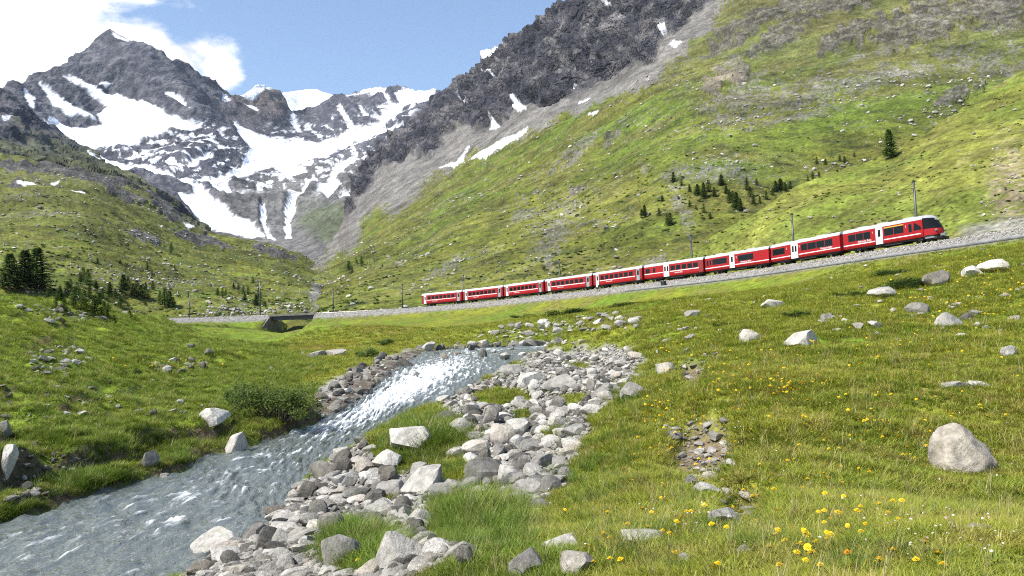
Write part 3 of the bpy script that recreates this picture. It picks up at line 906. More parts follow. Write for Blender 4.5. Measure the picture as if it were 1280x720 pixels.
SNOW_POLY = [
    [(80, 99), (104, 100), (133, 115), (160, 122), (191, 133), (222, 147), (253, 156), (249, 161), (213, 160), (196, 167), (178, 169), (169, 178), (147, 180), (129, 187), (111, 191), (96, 187), (67, 173), (47, 160), (80, 156), (129, 154), (122, 142), (133, 133), (107, 111)],
    [(50, 110), (71, 118), (111, 138), (122, 149), (89, 138), (67, 129)], [(31, 117), (44, 122), (42, 136), (33, 128)], [(62, 122), (90, 128), (108, 142), (84, 140)],
    [(100, 188), (147, 200), (178, 208), (200, 218), (222, 225), (249, 238), (262, 251), (267, 265), (285, 276), (311, 284), (331, 299), (307, 298), (267, 290), (243, 278), (216, 250), (240, 249), (242, 242), (213, 232), (187, 224), (160, 216), (129, 208)],
    [(291, 150), (305, 158), (316, 166), (340, 172), (370, 178), (400, 180), (425, 172), (450, 164), (473, 156), (498, 148), (470, 168), (440, 180), (412, 192), (392, 200), (372, 208), (386, 218), (362, 224), (340, 212), (322, 216), (298, 224), (280, 232), (262, 238), (238, 236), (252, 228), (276, 222), (300, 212), (306, 200), (312, 188), (300, 172)],
    [(262, 238), (282, 234), (296, 246), (304, 258), (288, 256), (272, 248)], [(318, 230), (328, 236), (336, 252), (328, 246)],
    [(392, 220), (398, 226), (388, 246), (376, 256), (372, 270), (362, 282), (366, 302), (358, 302), (358, 280), (362, 258), (376, 240)], [(328, 268), (334, 276), (332, 290), (344, 303), (336, 301), (325, 284)],
    [(418, 209), (444, 199), (438, 218), (424, 230), (437, 242), (409, 254), (398, 249), (407, 231)], [(390, 186), (410, 182), (440, 176), (420, 190), (400, 200)],
    [(434, 122), (456, 117), (484, 112), (484, 118), (462, 121), (446, 125)], [(495, 120), (546, 111), (533, 129), (513, 135), (493, 154), (475, 154), (488, 138), (472, 138), (500, 129)], [(480, 118), (490, 130), (492, 138), (484, 128)],
    [(424, 132), (430, 138), (440, 156), (434, 154), (426, 142)], [(452, 136), (458, 144), (464, 152), (457, 151)],
    [(298, 116), (318, 109), (332, 108), (342, 114), (330, 113), (318, 120), (306, 119)], [(306, 128), (318, 136), (320, 142), (310, 138)], [(264, 116), (280, 122), (284, 134), (274, 132), (276, 124)],
    [(140, 40), (148, 44), (164, 54), (156, 53), (144, 47)], [(210, 126), (222, 126), (236, 142), (226, 136)], [(126, 103), (140, 104), (132, 106)], [(270, 166), (282, 176), (276, 172)], [(240, 208), (262, 198), (258, 206), (242, 212)],
    [(178, 186), (205, 182), (215, 180), (196, 190), (176, 192)], [(220, 166), (240, 168), (248, 172), (230, 172)], [(364, 140), (370, 152), (378, 168), (372, 168), (362, 150)], [(208, 77), (216, 79), (214, 83)],
    [(436, 182), (460, 176), (486, 164), (498, 160), (470, 178), (448, 188)], [(410, 254), (420, 250), (428, 246), (430, 250), (416, 258)], [(430, 256), (450, 246), (456, 248), (440, 256)]]


def f_disp(P, px, py):
    q = P * np.array([1.0, 1.0, .75])
    up = sstep(330, 250, py)
    h = (ridged3(q / 620.0, 5, .5) - .35) * 105 * up + (ridged3(P / 170.0 + 4, 4, .5) - .3) * 22 * up + fbm3(P / 50.0, 3) * 6
    s = f_snow(px, py, 0, 0)
    h = h * (1 - .85 * np.exp(-((px - 138) ** 2 + (py - 37) ** 2) / 34.0 ** 2))
    h = h * (1 - .6 * np.exp(-((px - 390) / 90) ** 2 - ((py - 195) / 45) ** 2))
    h = h * (1 - .75 * np.exp(-((px - 335) / 55) ** 2 - ((py - 175) / 40) ** 2))
    return h * (1 - .8 * sstep(5, -6, s))


def f_snow(px, py, n, n2):
    s = np.full(px.shape, 1e3)
    for poly in SNOW_POLY:
        s = np.minimum(s, psd(px, py, poly))
    return s + 3.2 * n + 2.2 * n2


def f_col(P, px, py, h, N):
    n = fbm3(P / 260.0, 4); n2 = fbm3(P / 70.0, 4); n3 = fbm3(P / 22.0, 3)
    str_ = fbm2((px + .6 * py) / 60.0, (py - .35 * px) / 5.0, 3)
    rk = lerp(C_ROCK * .95, np.array([.120, .118, .128]), sstep(-.25, .5, n2 + .5 * n3 + .4 * str_))
    brown = sstep(250, 330, px) * sstep(180, 120, py) * sstep(370, 350, px)
    rk = lerp(rk, np.array([.17, .14, .12]), .7 * brown)
    mor = sstep(185, 235, py + 30 * n) * sstep(250, 300, px + .4 * (py - 250) + 40 * n)
    rk = lerp(rk, lerp(np.array([.155, .150, .142]), np.array([.10, .098, .095]), sstep(-.2, .3, n3 + n)), mor)
    dk = sstep(1.2, .6, np.sqrt(((px - 415) / 42) ** 2 + ((py - 285) / 20) ** 2) + .4 * n2)
    rk = lerp(rk, np.array([.085, .10, .055]), .8 * dk)
    s = f_snow(px, py, n2, n3)
    lumps = sstep(.10, .22, fbm2(px / 18.0 + 3, py / 6.0, 5, .6) + .1 * n3)
    # broken snow among the rocks of the lower face and the bowl
    zone = np.maximum(sstep(14, -10, psd(px, py, [(110, 170), (250, 158), (300, 180), (310, 235), (240, 235), (130, 205)]) + 14 * n2), .9 * sstep(14, -10, psd(px, py, [(300, 170), (480, 150), (520, 140), (460, 215), (430, 250), (330, 250), (270, 230)]) + 14 * n2))
    m = sstep(1.3, -.9, s) * (1 - .85 * sstep(.20, .34, fbm2(px / 13.0 + 8, py / 4.5 + 3, 4)) * sstep(-5, 0, s))
    m = np.maximum(m, .95 * zone * lumps)
    return lerp(rk, C_SNOW, m), (1 - m) * (1 - .7 * mor)


peak = patch('snow_mountain', np.linspace(-160, 640, 640), F_TOP, F_BOT, 300, F_C, f_disp, f_col, MAT['peak'], .06)

# ---- glacier dome far behind the ridge
H_TOP = [(250, 150), (296, 128), (318, 114), (330, 112), (346, 119), (362, 116), (380, 112), (396, 111), (412, 115), (430, 123), (446, 140), (470, 150)]
H_BOT = [(250, 200), (470, 200)]
H_C = [(250, 150, 7600), (330, 112, 7400), (396, 111, 8000), (430, 123, 7900), (470, 150, 7700), (250, 200, 6800), (360, 200, 6600), (470, 200, 6800), (380, 150, 7200)]
glacier = patch('glacier_dome', np.linspace(250, 470, 160), H_TOP, H_BOT, 50, H_C, lambda P, x, y: fbm3(P / 500.0, 4) * 60, lambda P, x, y, h, N: np.broadcast_to(C_SNOW, P.shape).copy(), MAT['peak'], .04)

bpy.context.view_layer.update()


def hit(px, py, objs):
    """where the view through a picture point meets the land"""
    v = Vector(pix_dir(px, py)).normalized(); best = None
    for o in objs:
        ok, loc, nor, idx = o.ray_cast((0, 0, 0), v)
        if ok and (best is None or loc.length < best[0].length):
            best = (loc.copy(), nor.copy())
    return best


def drop(x, y, o=None, z0=900.0):
    ok, loc, nor, idx = (o or meadow).ray_cast((x, y, z0), (0, 0, -1))
    return (loc, nor) if ok else (None, None)
# ================================================================ WATER
def gz(x, y):
    """height of the near land by reading its grid"""
    R, C = GX.shape
    r = (np.log(np.asarray(y) + 3.0) - math.log(5.2)) / (math.log(300) - math.log(5.2)) * (R - 1)
    c_ = (np.asarray(x) / (np.asarray(y) + 5.0) + .98) / 1.96 * (C - 1)
    r = np.clip(r, 0, R - 1.001); c_ = np.clip(c_, 0, C - 1.001)
    ri = r.astype(int); ci = c_.astype(int); fr = r - ri; fc = c_ - ci
    return (GZ[ri, ci] * (1 - fr) * (1 - fc) + GZ[ri + 1, ci] * fr * (1 - fc) + GZ[ri, ci + 1] * (1 - fr) * fc + GZ[ri + 1, ci + 1] * fr * fc)


def gsl(x, y):
    R, C = GX.shape
    r = np.clip((np.log(y + 3.0) - math.log(5.2)) / (math.log(300) - math.log(5.2)) * (R - 1), 0, R - 1).astype(int); c_ = np.clip((x / (y + 5.0) + .98) / 1.96 * (C - 1), 0, C - 1).astype(int)
    return GSLOPE[r, c_]


def make_river():
    n, m = 900, 90
    l = resample(BL, 260); r = resample(BR, 260)
    # pair the banks so that cross lines do not fan out
    l2 = resample(l, n); r2 = resample(r, n)
    # concentrate rows where the water is close
    w = np.linspace(-.07, 1.07, m)
    P = l2[:, None, :] * (1 - w[None, :, None]) + r2[:, None, :] * w[None, :, None]
    ext = np.repeat(np.linspace(0, 1, n)[:, None], m, 1)
    s_len = np.concatenate([[0], np.cumsum(np.linalg.norm(np.diff((l2 + r2) / 2, axis=0), axis=1))])
    S = np.repeat(s_len[:, None], m, 1); W = np.linalg.norm(l2 - r2, axis=1)[:, None] * w[None, :]
    x, y = P[..., 0], P[..., 1]
    grad = np.interp(y, [0, 14, 26, 31, 36, 44, 52, 60, 90], [.5, .5, .55, .8, 1.0, 1.0, .7, .4, .35])
    mid = np.exp(-((w[None, :] - .45) / .30) ** 2)
    chop = fbm2(S / 1.5, W / .55, 4); rip = fbm2(S / .62 + 3, W / .24, 3); mic = fbm2(S / .13, W / .10, 2)
    stand = noise2(S / 1.2 + .8 * noise2(W / 1.3, S / 5.0), W / 2.2)
    z = zw(y) + (chop * .15 + stand * .10 * mid) * grad * 1.2 + rip * .12 + mic * .016
    edge = sstep(0, .10, w)[None, :] * sstep(1.0, .88, w)[None, :]
    calm = np.interp(y, [0, 18, 27, 31, 36, 46, 54, 60, 90], [.27, .25, .32, .52, .82, .72, .46, .34, .28])  # real foam in the rapids; on near water white threads paint ripple glints
    foam_glint = (calm * (.3 + .7 * mid) + .5 * np.clip(chop, -.3, .6) + .25 * np.clip(rip, -.3, .5)) * edge
    V = np.stack([x, y, z], -1)
    me = np_mesh('river_water', V, grid_faces(n, m, True), True, None, {'foam_glint': foam_glint, 'along': S, 'across': W})
    m_, t_, b, out = new_mat('mountain_water')
    b.inputs['Base Color'].default_value = (.155, .178, .165, 1)
    b.inputs['Roughness'].default_value = .05
    b.inputs['IOR'].default_value = 1.33
    b.inputs['Specular IOR Level'].default_value = .9
    b.inputs['Alpha'].default_value = .72
    geo = nn(t_, 'ShaderNodeNewGeometry')
    bump(t_, b, tex_noise(t_, 6.0, 2, .5, geo.outputs['Position'], .6), .8, .07)
    fm = nn(t_, 'ShaderNodeBsdfPrincipled')
    fm.inputs['Base Color'].default_value = (.86, .88, .88, 1); fm.inputs['Roughness'].default_value = .6
    at = nn(t_, 'ShaderNodeAttribute', attribute_name='foam_glint')
    cx_ = nn(t_, 'ShaderNodeCombineXYZ')
    t_.links.new(math_node(t_, 'MULTIPLY', nn(t_, 'ShaderNodeAttribute', attribute_name='along').outputs['Fac'], .32), cx_.inputs[0])
    t_.links.new(nn(t_, 'ShaderNodeAttribute', attribute_name='across').outputs['Fac'], cx_.inputs[1])
    f1 = tex_noise(t_, 2.8, 7, .66, cx_.outputs[0], .7)
    f = math_node(t_, 'ADD', math_node(t_, 'MULTIPLY', at.outputs['Fac'], .62), f1)
    mr_ = nn(t_, 'ShaderNodeMapRange', interpolation_type='SMOOTHSTEP'); mr_.inputs['From Min'].default_value = .70; mr_.inputs['From Max'].default_value = 1.02
    t_.links.new(f, mr_.inputs[0])
    mx_ = nn(t_, 'ShaderNodeMixShader')
    t_.links.new(mr_.outputs[0], mx_.inputs[0]); t_.links.new(b.outputs[0], mx_.inputs[1]); t_.links.new(fm.outputs[0], mx_.inputs[2])
    t_.links.new(mx_.outputs[0], out.inputs[0])
    return link('river_water', me, m_, kind='structure')


river = make_river()

# ================================================================ SCATTER (only for what cannot be counted)
def scatter(name, P, rot, scl, idx, protos, **props):
    P = np.asarray(P, np.float32)
    me = bpy.data.meshes.new(name)
    me.vertices.add(len(P)); me.vertices.foreach_set('co', P.ravel())
    for nme, arr, typ in (('rot', rot, 'FLOAT_VECTOR'), ('scl', scl, 'FLOAT_VECTOR')):
        a = me.attributes.new(nme, typ, 'POINT'); a.data.foreach_set('vector', np.asarray(arr, np.float32).ravel())
    a = me.attributes.new('idx', 'INT', 'POINT'); a.data.foreach_set('value', np.asarray(idx, np.int32))
    me.update()
    o = link(name, me, None, None, **props)
    src = bpy.data.collections.new(name + '_kinds')
    for k, p in enumerate(protos):
        po = bpy.data.objects.new('%s_kind_%02d' % (name, k), p); src.objects.link(po)
    ng = bpy.data.node_groups.new(name + '_scatter', 'GeometryNodeTree')
    ng.interface.new_socket('Geometry', in_out='INPUT', socket_type='NodeSocketGeometry')
    ng.interface.new_socket('Geometry', in_out='OUTPUT', socket_type='NodeSocketGeometry')
    gi = nn(ng, 'NodeGroupInput'); go = nn(ng, 'NodeGroupOutput')
    ci = nn(ng, 'GeometryNodeCollectionInfo'); ci.inputs['Collection'].default_value = src
    ci.inputs['Separate Children'].default_value = True; ci.inputs['Reset Children'].default_value = True
    iop = nn(ng, 'GeometryNodeInstanceOnPoints'); iop.inputs['Pick Instance'].default_value = True
    def named(n_, typ):
        a_ = nn(ng, 'GeometryNodeInputNamedAttribute', data_type=typ); a_.inputs['Name'].default_value = n_
        return a_.outputs['Attribute']
    e2r = nn(ng, 'FunctionNodeEulerToRotation')
    L = ng.links
    L.new(gi.outputs[0], iop.inputs['Points']); L.new(ci.outputs[0], iop.inputs['Instance'])
    L.new(named('idx', 'INT'), iop.inputs['Instance Index'])
    L.new(named('rot', 'FLOAT_VECTOR'), e2r.inputs[0]); L.new(e2r.outputs[0], iop.inputs['Rotation'])
    L.new(named('scl', 'FLOAT_VECTOR'), iop.inputs['Scale'])
    L.new(iop.outputs[0], go.inputs[0])
    md = o.modifiers.new('scatter', 'NODES'); md.node_group = ng
    return o


# ================================================================ ROCKS
def rock_mesh(name, seed, sub=3, planes=14, mat=None, flat=.62, round_=.5, rough=.05):
    rg = np.random.default_rng(seed)
    bm = bmesh.new(); bmesh.ops.create_icosphere(bm, subdivisions=sub, radius=1.0)
    V = np.array([v.co[:] for v in bm.verts]); Fc = np.array([[v.index for v in f.verts] for f in bm.faces]); bm.free()
    V = V * (1 + .16 * fbm3(V * .9 + seed * 3.1, 2))[:, None]
    for k in range(planes):
        n = rg.normal(size=3); n /= np.linalg.norm(n); d = rg.uniform(.42, .82)
        e = V @ n - d
        V = V - np.where(e > 0, e * (1 - .12 * round_), 0)[:, None] * n
    V = V * (1 + rough * fbm3(V * 3.0 + seed, 3) + rough * .5 * fbm3(V * 8.0 + seed, 2))[:, None]
    V = V * np.array([1.0, rg.uniform(.62, .95), flat * rg.uniform(.8, 1.2)])
    ext = V.max(0) - V.min(0)
    V = (V - (V.max(0) + V.min(0)) / 2) / ext[0]          # unit width
    V[:, 2] -= V[:, 2].min()                               # stands on its base
    me = np_mesh(name, V, Fc, True)
    try:
        me.set_sharp_from_angle(angle=math.radians(28))
    except Exception:
        pass
    me.materials.append(mat or MAT['rock'])
    return me


def hero_boulder():
    """tall rounded left part, lower lobe on the right, pitted"""
    bm = bmesh.new(); bmesh.ops.create_icosphere(bm, subdivisions=5, radius=1.0)
    V = np.array([v.co[:] for v in bm.verts]); Fc = np.array([[v.index for v in f.verts] for f in bm.faces]); bm.free()
    V = V * np.array([1.0, .85, .82])
    top = .80 - .42 * sstep(-.15, .85, V[:, 0])
    V[:, 2] = np.where(V[:, 2] > 0, V[:, 2] * top / .80, V[:, 2] * .7)
    for n, d in (((-.9, -.2, .35), .80), ((-.3, -.9, .3), .70), ((.45, -.6, .65), .60), ((.9, -.3, .2), .86), ((.2, .8, .5), .7), ((-.35, -.2, .9), .70)):
        n = np.array(n); n /= np.linalg.norm(n); e = V @ n - d
        V = V - np.where(e > 0, e * .8, 0)[:, None] * n
    r = fbm3(V * 1.7 + 3, 4); g = ridged3(V * 1.9 + 8, 3)
    V = V * (1 + .15 * r + .055 * fbm3(V * 6, 4) - .05 * np.clip(g - .45, 0, 1))[:, None]
    ext = V.max(0) - V.min(0); V = (V - (V.max(0) + V.min(0)) / 2) / ext[0]; V[:, 2] -= V[:, 2].min()
    me = np_mesh('boulder', V, Fc, True); me.materials.append(MAT['rock'])
    return me


ROCKS = [rock_mesh('rock_shape', 100 + i, 4, 9 + i % 7, None, (.42, .6, .5, .34)[i % 4]) for i in range(12)]
ROCKS_DARK = [rock_mesh('dark_rock_shape', 140 + i, 3, 10 + i % 5, MAT['rock_dark'], (.5, .7, .42)[i % 3]) for i in range(6)]
PEB = [rock_mesh('pebble_shape', 200 + i, 2, 8 + i % 4, None, (.55, .7, .45)[i % 3], 1.0) for i in range(9)]
PEBD = [rock_mesh('dark_pebble_shape', 220 + i, 2, 8 + i % 4, MAT['rock_dark'], (.55, .7, .45)[i % 3], 1.0) for i in range(3)]
LOWP = [rock_mesh('slope_stone_shape', 240 + i, 1, 7, None, .65, 1.0) for i in range(5)]
placed = []


def add_rock(px, py, wpx, hpx, label, group=None, mesh=None, name='boulder', rz=None, dark=False, sink=.34, cat='rock', tilt=0.0):
    h = hit(px, py, [meadow])
    if h is None:
        return None
    loc, nor = h
    s = loc.y / F_PX
    w = wpx * s
    hh = hpx * s
    me = mesh or random.choice(ROCKS_DARK if dark else ROCKS)
    ext = np.array(me.vertices[0].co[:])
    zs = np.empty(len(me.vertices) * 3, np.float32); me.vertices.foreach_get('co', zs); zh = zs.reshape(-1, 3)[:, 2].max()
    o = link(name, me, None)
    rz = random.uniform(-.5, .5) + random.choice((0, math.pi)) if rz is None else rz
    o.rotation_euler = (tilt + random.uniform(-.06, .06), random.uniform(-.1, .1), rz)
    sz = hh * (1 + sink) / zh * 1.02
    o.scale = (w, w * random.uniform(.85, 1.1), sz)
    y2 = loc.y + w * .25
    x2 = loc.x * y2 / loc.y
    gzz = min(float(gz(x2, y2)), loc.z + .25 * w)
    o.location = (x2, y2, gzz - hh * sink)
    o['label'] = label; o['category'] = cat
    if group:
        o['group'] = group
    placed.append((x2, y2, w * .5))
    return o


hero = hero_boulder()
add_rock(1206, 591, 80, 57, 'large pale lichen-spotted boulder standing alone on the flowery meadow', mesh=hero, rz=.15)
HERO = [
    (1173, 357, 38, 17, 'smooth whitish boulder lying on the grass slope below the railway bank', 'r'), (1216, 346, 26, 13, 'low grey rock leaning against a larger one on the slope below the track', 'r'), (1240, 341, 36, 16, 'broad grey boulder of a close pair below the railway bank', 'r'),
    (1100, 374, 34, 15, 'wedge-shaped grey rock beside dark juniper on the slope', 'r'), (1188, 411, 34, 20, 'slanting pale rock half sunk in the upper meadow', 'r'), (1150, 391, 30, 12, 'flat pale rock in grass above the slanting rock of the meadow', 'r'),
    (937, 429, 26, 17, 'blocky grey rock beside a low flat one in the middle of the meadow', 'r'), (1001, 433, 46, 18, 'long low pale rock with a ridge in the middle of the meadow', 'r'), (965, 386, 28, 11, 'whitish rock pair half hidden in grass below the ballast', 'r'), (1262, 447, 20, 14, 'small pale rock with yellow flowers at its foot', 'r'),
    (1192, 487, 36, 9, 'flat slab of pale rock flush with the meadow turf', 'r'), (1222, 484, 30, 8, 'flat grey slab next to the pale slab in the meadow turf', 'r'), (1225, 670, 42, 13, 'flat pale stone sunk in the flowery turf near the big boulder', 'r'), (804, 681, 58, 17, 'long pale flat stone with yellow flowers around it', 'r'),
    (664, 722, 52, 32, 'yellowish lichen-covered rock at the edge of the long grass', 'r'), (716, 722, 44, 28, 'grey cracked rock beside the yellowish lichen rock', 'r'), (502, 714, 72, 46, 'large whitish angular rock standing in the long grass clump', 'r'), (580, 712, 22, 28, 'small upright pale rock beside the long grass clump', 'r'), (430, 712, 50, 42, 'pinkish grey rock with rough face at the edge of the gravel bar', 'r'), (704, 692, 56, 20, 'long low mossy rock above the cracked grey rock', 'r'),
    (530, 617, 58, 34, 'broad grey boulder with rusty lichen on top beside the grassy hump', 'r'), (606, 605, 54, 32, 'dark grey split boulder with sharp edges on the gravel bar', 'd'), (515, 566, 56, 26, 'rounded pale boulder embedded in the grassy hump by the river', 'r'), (404, 601, 48, 22, 'dark wet flat-topped boulder at the water edge', 'd'), (388, 617, 34, 13, 'low grey slab lapped by the river below the dark boulder', 'r'), (640, 606, 36, 24, 'grey block wedged beside the split boulder', 'r'),
    (630, 556, 36, 24, 'tall pale wedge of rock in the middle of the gravel bar', 'r'), (648, 545, 34, 20, 'pale rounded rock behind the tall wedge on the gravel bar', 'r'), (676, 587, 42, 18, 'sloping whitish slab on the gravel bar near the meadow edge', 'r'), (596, 570, 36, 18, 'leaning grey slab beside the grassy hump', 'r'), (560, 528, 30, 13, 'flat dark rock behind the grassy hump', 'd'), (665, 566, 40, 14, 'long light rock resting on smaller stones of the bar', 'r'),
    (294, 570, 30, 27, 'pale triangular rock standing in the water at the turf bank', 'r'), (270, 537, 38, 17, 'broad pale rock set in the top of the turf bank', 'r'), (186, 585, 24, 18, 'whitish rounded rock on the mossy ledge by the river', 'r'), (507, 461, 26, 12, 'dark grey boulder standing out of the rapids upstream', 'd'), (206, 600, 12, 8, 'small white stone on the mossy ledge beside the river', 'r'), (125, 722, 62, 17, 'mossy brown rock breaking the surface of the river', 'd'),
    (272, 694, 60, 28, 'big pale flat boulder at the tip of the gravel bar', 'r'), (352, 684, 34, 22, 'whitish block near the tip of the gravel bar', 'r'), (360, 668, 40, 16, 'flat pale slab of the gravel bar next to the whitish block', 'r'), (412, 668, 34, 26, 'knobbly dark brown rock at the end of the long grass', 'd'), (405, 634, 30, 13, 'ochre rounded stone on the gravel bar by the water', 'r'), (8, 596, 18, 34, 'tall grey boulder exposed in the eroded turf bank', 'r'), (6, 545, 20, 16, 'round brown boulder on top of the eroded turf bank', 'r'),
    (700, 488, 46, 20, 'large low grey boulder on the upper gravel bar', 'r'), (792, 498, 40, 18, 'angular light boulder at the far corner of the gravel bar', 'r'), (640, 470, 34, 14, 'rounded pale boulder at the rapids side of the upper bar', 'r'), (664, 480, 38, 13, 'flat grey boulder between the rapids and the large low boulder', 'r'), (832, 470, 24, 16, 'tilted white rock at the meadow edge above the bar', 'r'), (865, 396, 20, 8, 'small pale rock on the meadow shoulder', 'r'), (420, 446, 30, 9, 'low flat boulder in the rust-coloured patch of the far bank', 'r'), (395, 447, 24, 8, 'pale rock in the rust-coloured grass across the river', 'r'), (238, 436, 10, 6, 'dark square rock alone on the green flat left of the bridge', 'd'), (262, 444, 12, 8, 'dark rock half buried in the green flat left of the bridge', 'd')]
for (px, py, w, h, lab, kd) in HERO:
    add_rock(px, py, w, h, lab, dark=(kd == 'd'))

# rocks standing in the stream and along its far shore
def stream_rock(px, py, wpx, lab, grp):
    q = river_pt(px, py); w = wpx * q[1] / F_PX
    me = random.choice(ROCKS_DARK) if random.random() < .6 else random.choice(ROCKS)
    o = link('rock', me, None)
    o.location = (q[0], q[1], float(zw(q[1])) - .12 * w); o.scale = (w, w * .85, w * random.uniform(1.1, 1.5)); o.rotation_euler = (random.uniform(-.2, .2), random.uniform(-.2, .2), random.uniform(0, 6.28))
    o['label'] = lab; o['category'] = 'rock'; o['group'] = grp


for (px, py, w) in [(486, 462, 12), (556, 449, 14), (572, 443, 10), (604, 446, 12), (632, 449, 14), (618, 441, 9), (590, 437.5, 12), (545, 443, 9), (652, 444, 12), (520, 470, 10), (462, 492, 12), (640, 437, 10)]:
    stream_rock(px, py, w, 'dark wet rock standing in the rapids upstream', 'rocks standing in the rapids')
for k in range(20):
    px = 528 + k * 8.6 + random.uniform(-3, 3)
    py = np.interp(px, [534, 560, 600, 650, 700], [438.6, 436.2, 434.5, 433.0, 431.8]) + random.uniform(-.1, .5)
    stream_rock(px, py, random.uniform(8, 20), 'grey rock of the row edging the far shore of the stream', 'rocks edging the far shore')

# zones: polygon (px), how many, world size range, share of dark stones, label, group
ZONES = [
    (BAR_PX, 7500, (.07, .66), .2, 'grey river-worn rock among the stones of the gravel bar', 'rocks of the gravel bar', True, 90),
    (STONY_PX, 160, (.14, .75), .6, 'dark wet rock in the shallows beside the willow bush', 'dark rocks in the shallows', False, 16),
    ([(520, 438), (560, 432), (640, 428), (720, 427), (770, 428), (700, 430.5), (600, 433.5), (540, 437)], 70, (.25, 1.1), .35, 'grey rock along the far shore of the stream', 'rocks along the far shore', False, 16),
    ([(0, 556), (60, 560), (110, 575), (120, 598), (60, 618), (0, 625)], 150, (.07, .34), .45, 'stone exposed in the eroded turf bank', 'stones of the eroded bank', False, 16),
    ([(30, 438), (100, 432), (112, 452), (60, 470), (34, 462)], 70, (.18, .62), .25, 'grey stone of the heap on the left pasture', 'stone heap on the left pasture', False, 14),
    ([(180, 455), (250, 448), (262, 462), (200, 468)], 50, (.18, .75), .1, 'pale flat stone of the outcrop on the left pasture', 'stones of the pasture outcrop', False, 8),
    ([(10, 378), (95, 384), (150, 400), (60, 404)], 50, (.25, 1.0), .3, 'grey stone on the grassy mound below the larches', 'stones on the grassy mound', False, 14),
    ([(590, 420), (640, 408), (740, 394), (800, 392), (800, 410), (700, 418), (620, 430)], 140, (.3, 1.3), .08, 'whitish boulder of the stony strip across the meadow', 'boulders of the stony strip', False, 20),
    ([(830, 535), (905, 525), (930, 600), (945, 650), (900, 660), (850, 590)], 300, (.045, .32), .0, 'pale stone in the eroded scar of the meadow', 'stones of the meadow scar', False, 16),
    ([(800, 440), (905, 440), (880, 490), (830, 485)], 60, (.08, .36), .1, 'pale stone beside the little hollow of the meadow', 'stones beside the meadow hollow', False, 8),
    ([(1000, 345), (1280, 300), (1280, 420), (1100, 430), (1000, 400)], 110, (.12, .62), .05, 'pale stone half sunk in the upper meadow slope', 'stones of the upper meadow slope', False, 14),
    ([(820, 380), (1000, 366), (980, 420), (820, 430)], 60, (.12, .5), .1, 'pale stone scattered on the middle meadow', 'stones of the middle meadow', False, 10),
    ([(620, 690), (740, 640), (980, 610), (1060, 690), (900, 720), (620, 720)], 60, (.03, .13), .1, 'pale stone in the long grass by the flowers', 'stones in the long grass', False, 10),
    ([(0, 470), (260, 470), (330, 440), (440, 440), (430, 470), (250, 520), (0, 530)], 130, (.10, .42), .4, 'stone scattered over the pasture across the river', 'stones of the pasture across the river', False, 14)]
LANDMARKS = [((530, 610), 'the boulder with rusty lichen'), ((606, 600), 'the dark split boulder'), ((515, 560), 'the boulder in the grassy hump'), ((404, 598), 'the flat-topped boulder at the water'), ((630, 552), 'the tall pale wedge'), ((676, 583), 'the sloping whitish slab'), ((272, 690), 'the big flat boulder at the bar tip'), ((412, 664), 'the knobbly brown rock'), ((700, 484), 'the large low boulder'), ((640, 466), 'the rapids'), ((792, 494), 'the meadow edge corner'), ((600, 640), 'the long grass clump'), ((740, 450), 'the upper end of the bar'), ((560, 500), 'the small grass patch'), ((430, 706), 'the pinkish rough rock'), ((352, 680), 'the whitish block'), ((500, 708), 'the whitish angular rock in the grass'), ((405, 632), 'the ochre stone'), ((470, 650), 'the tuft between stones'), ((360, 650), 'the water edge above the block'), ((320, 705), 'the bar tip shingle'), ((640, 602), 'the wedged grey block'), ((560, 625), 'the grassy hump foot')]
LM_W = None


def rock_label(lab, me, s_, dark, x, y, rng):
    # size, tone and shape first, then what it lies beside
    global LM_W
    size = 'large' if s_ > rng[0] + .72 * (rng[1] - rng[0]) else 'small' if s_ < rng[0] + .4 * (rng[1] - rng[0]) else 'middling'
    if 'gravel bar' not in lab:
        return size + ' ' + lab
    if LM_W is None:
        LM_W = [(hit(px, py, [meadow])[0], n) for (px, py), n in LANDMARKS]
    near = min(LM_W, key=lambda q: (q[0].x - x) ** 2 + (q[0].y - y) ** 2)[1]
    return '%s %s rock of the gravel bar beside %s' % (size, 'dark' if dark else 'grey', near)


small = []
grid_used = {}


def free_spot(x, y, r):
    k0 = int(x // 1.0); k1 = int(y // 1.0)
    for i in range(k0 - 2, k0 + 3):
        for j in range(k1 - 2, k1 + 3):
            for (a, b_, q) in grid_used.get((i, j), ()):
                if (a - x) ** 2 + (b_ - y) ** 2 < (.72 * (q + r)) ** 2:
                    return False
    grid_used.setdefault((k0, k1), []).append((x, y, r))
    return True


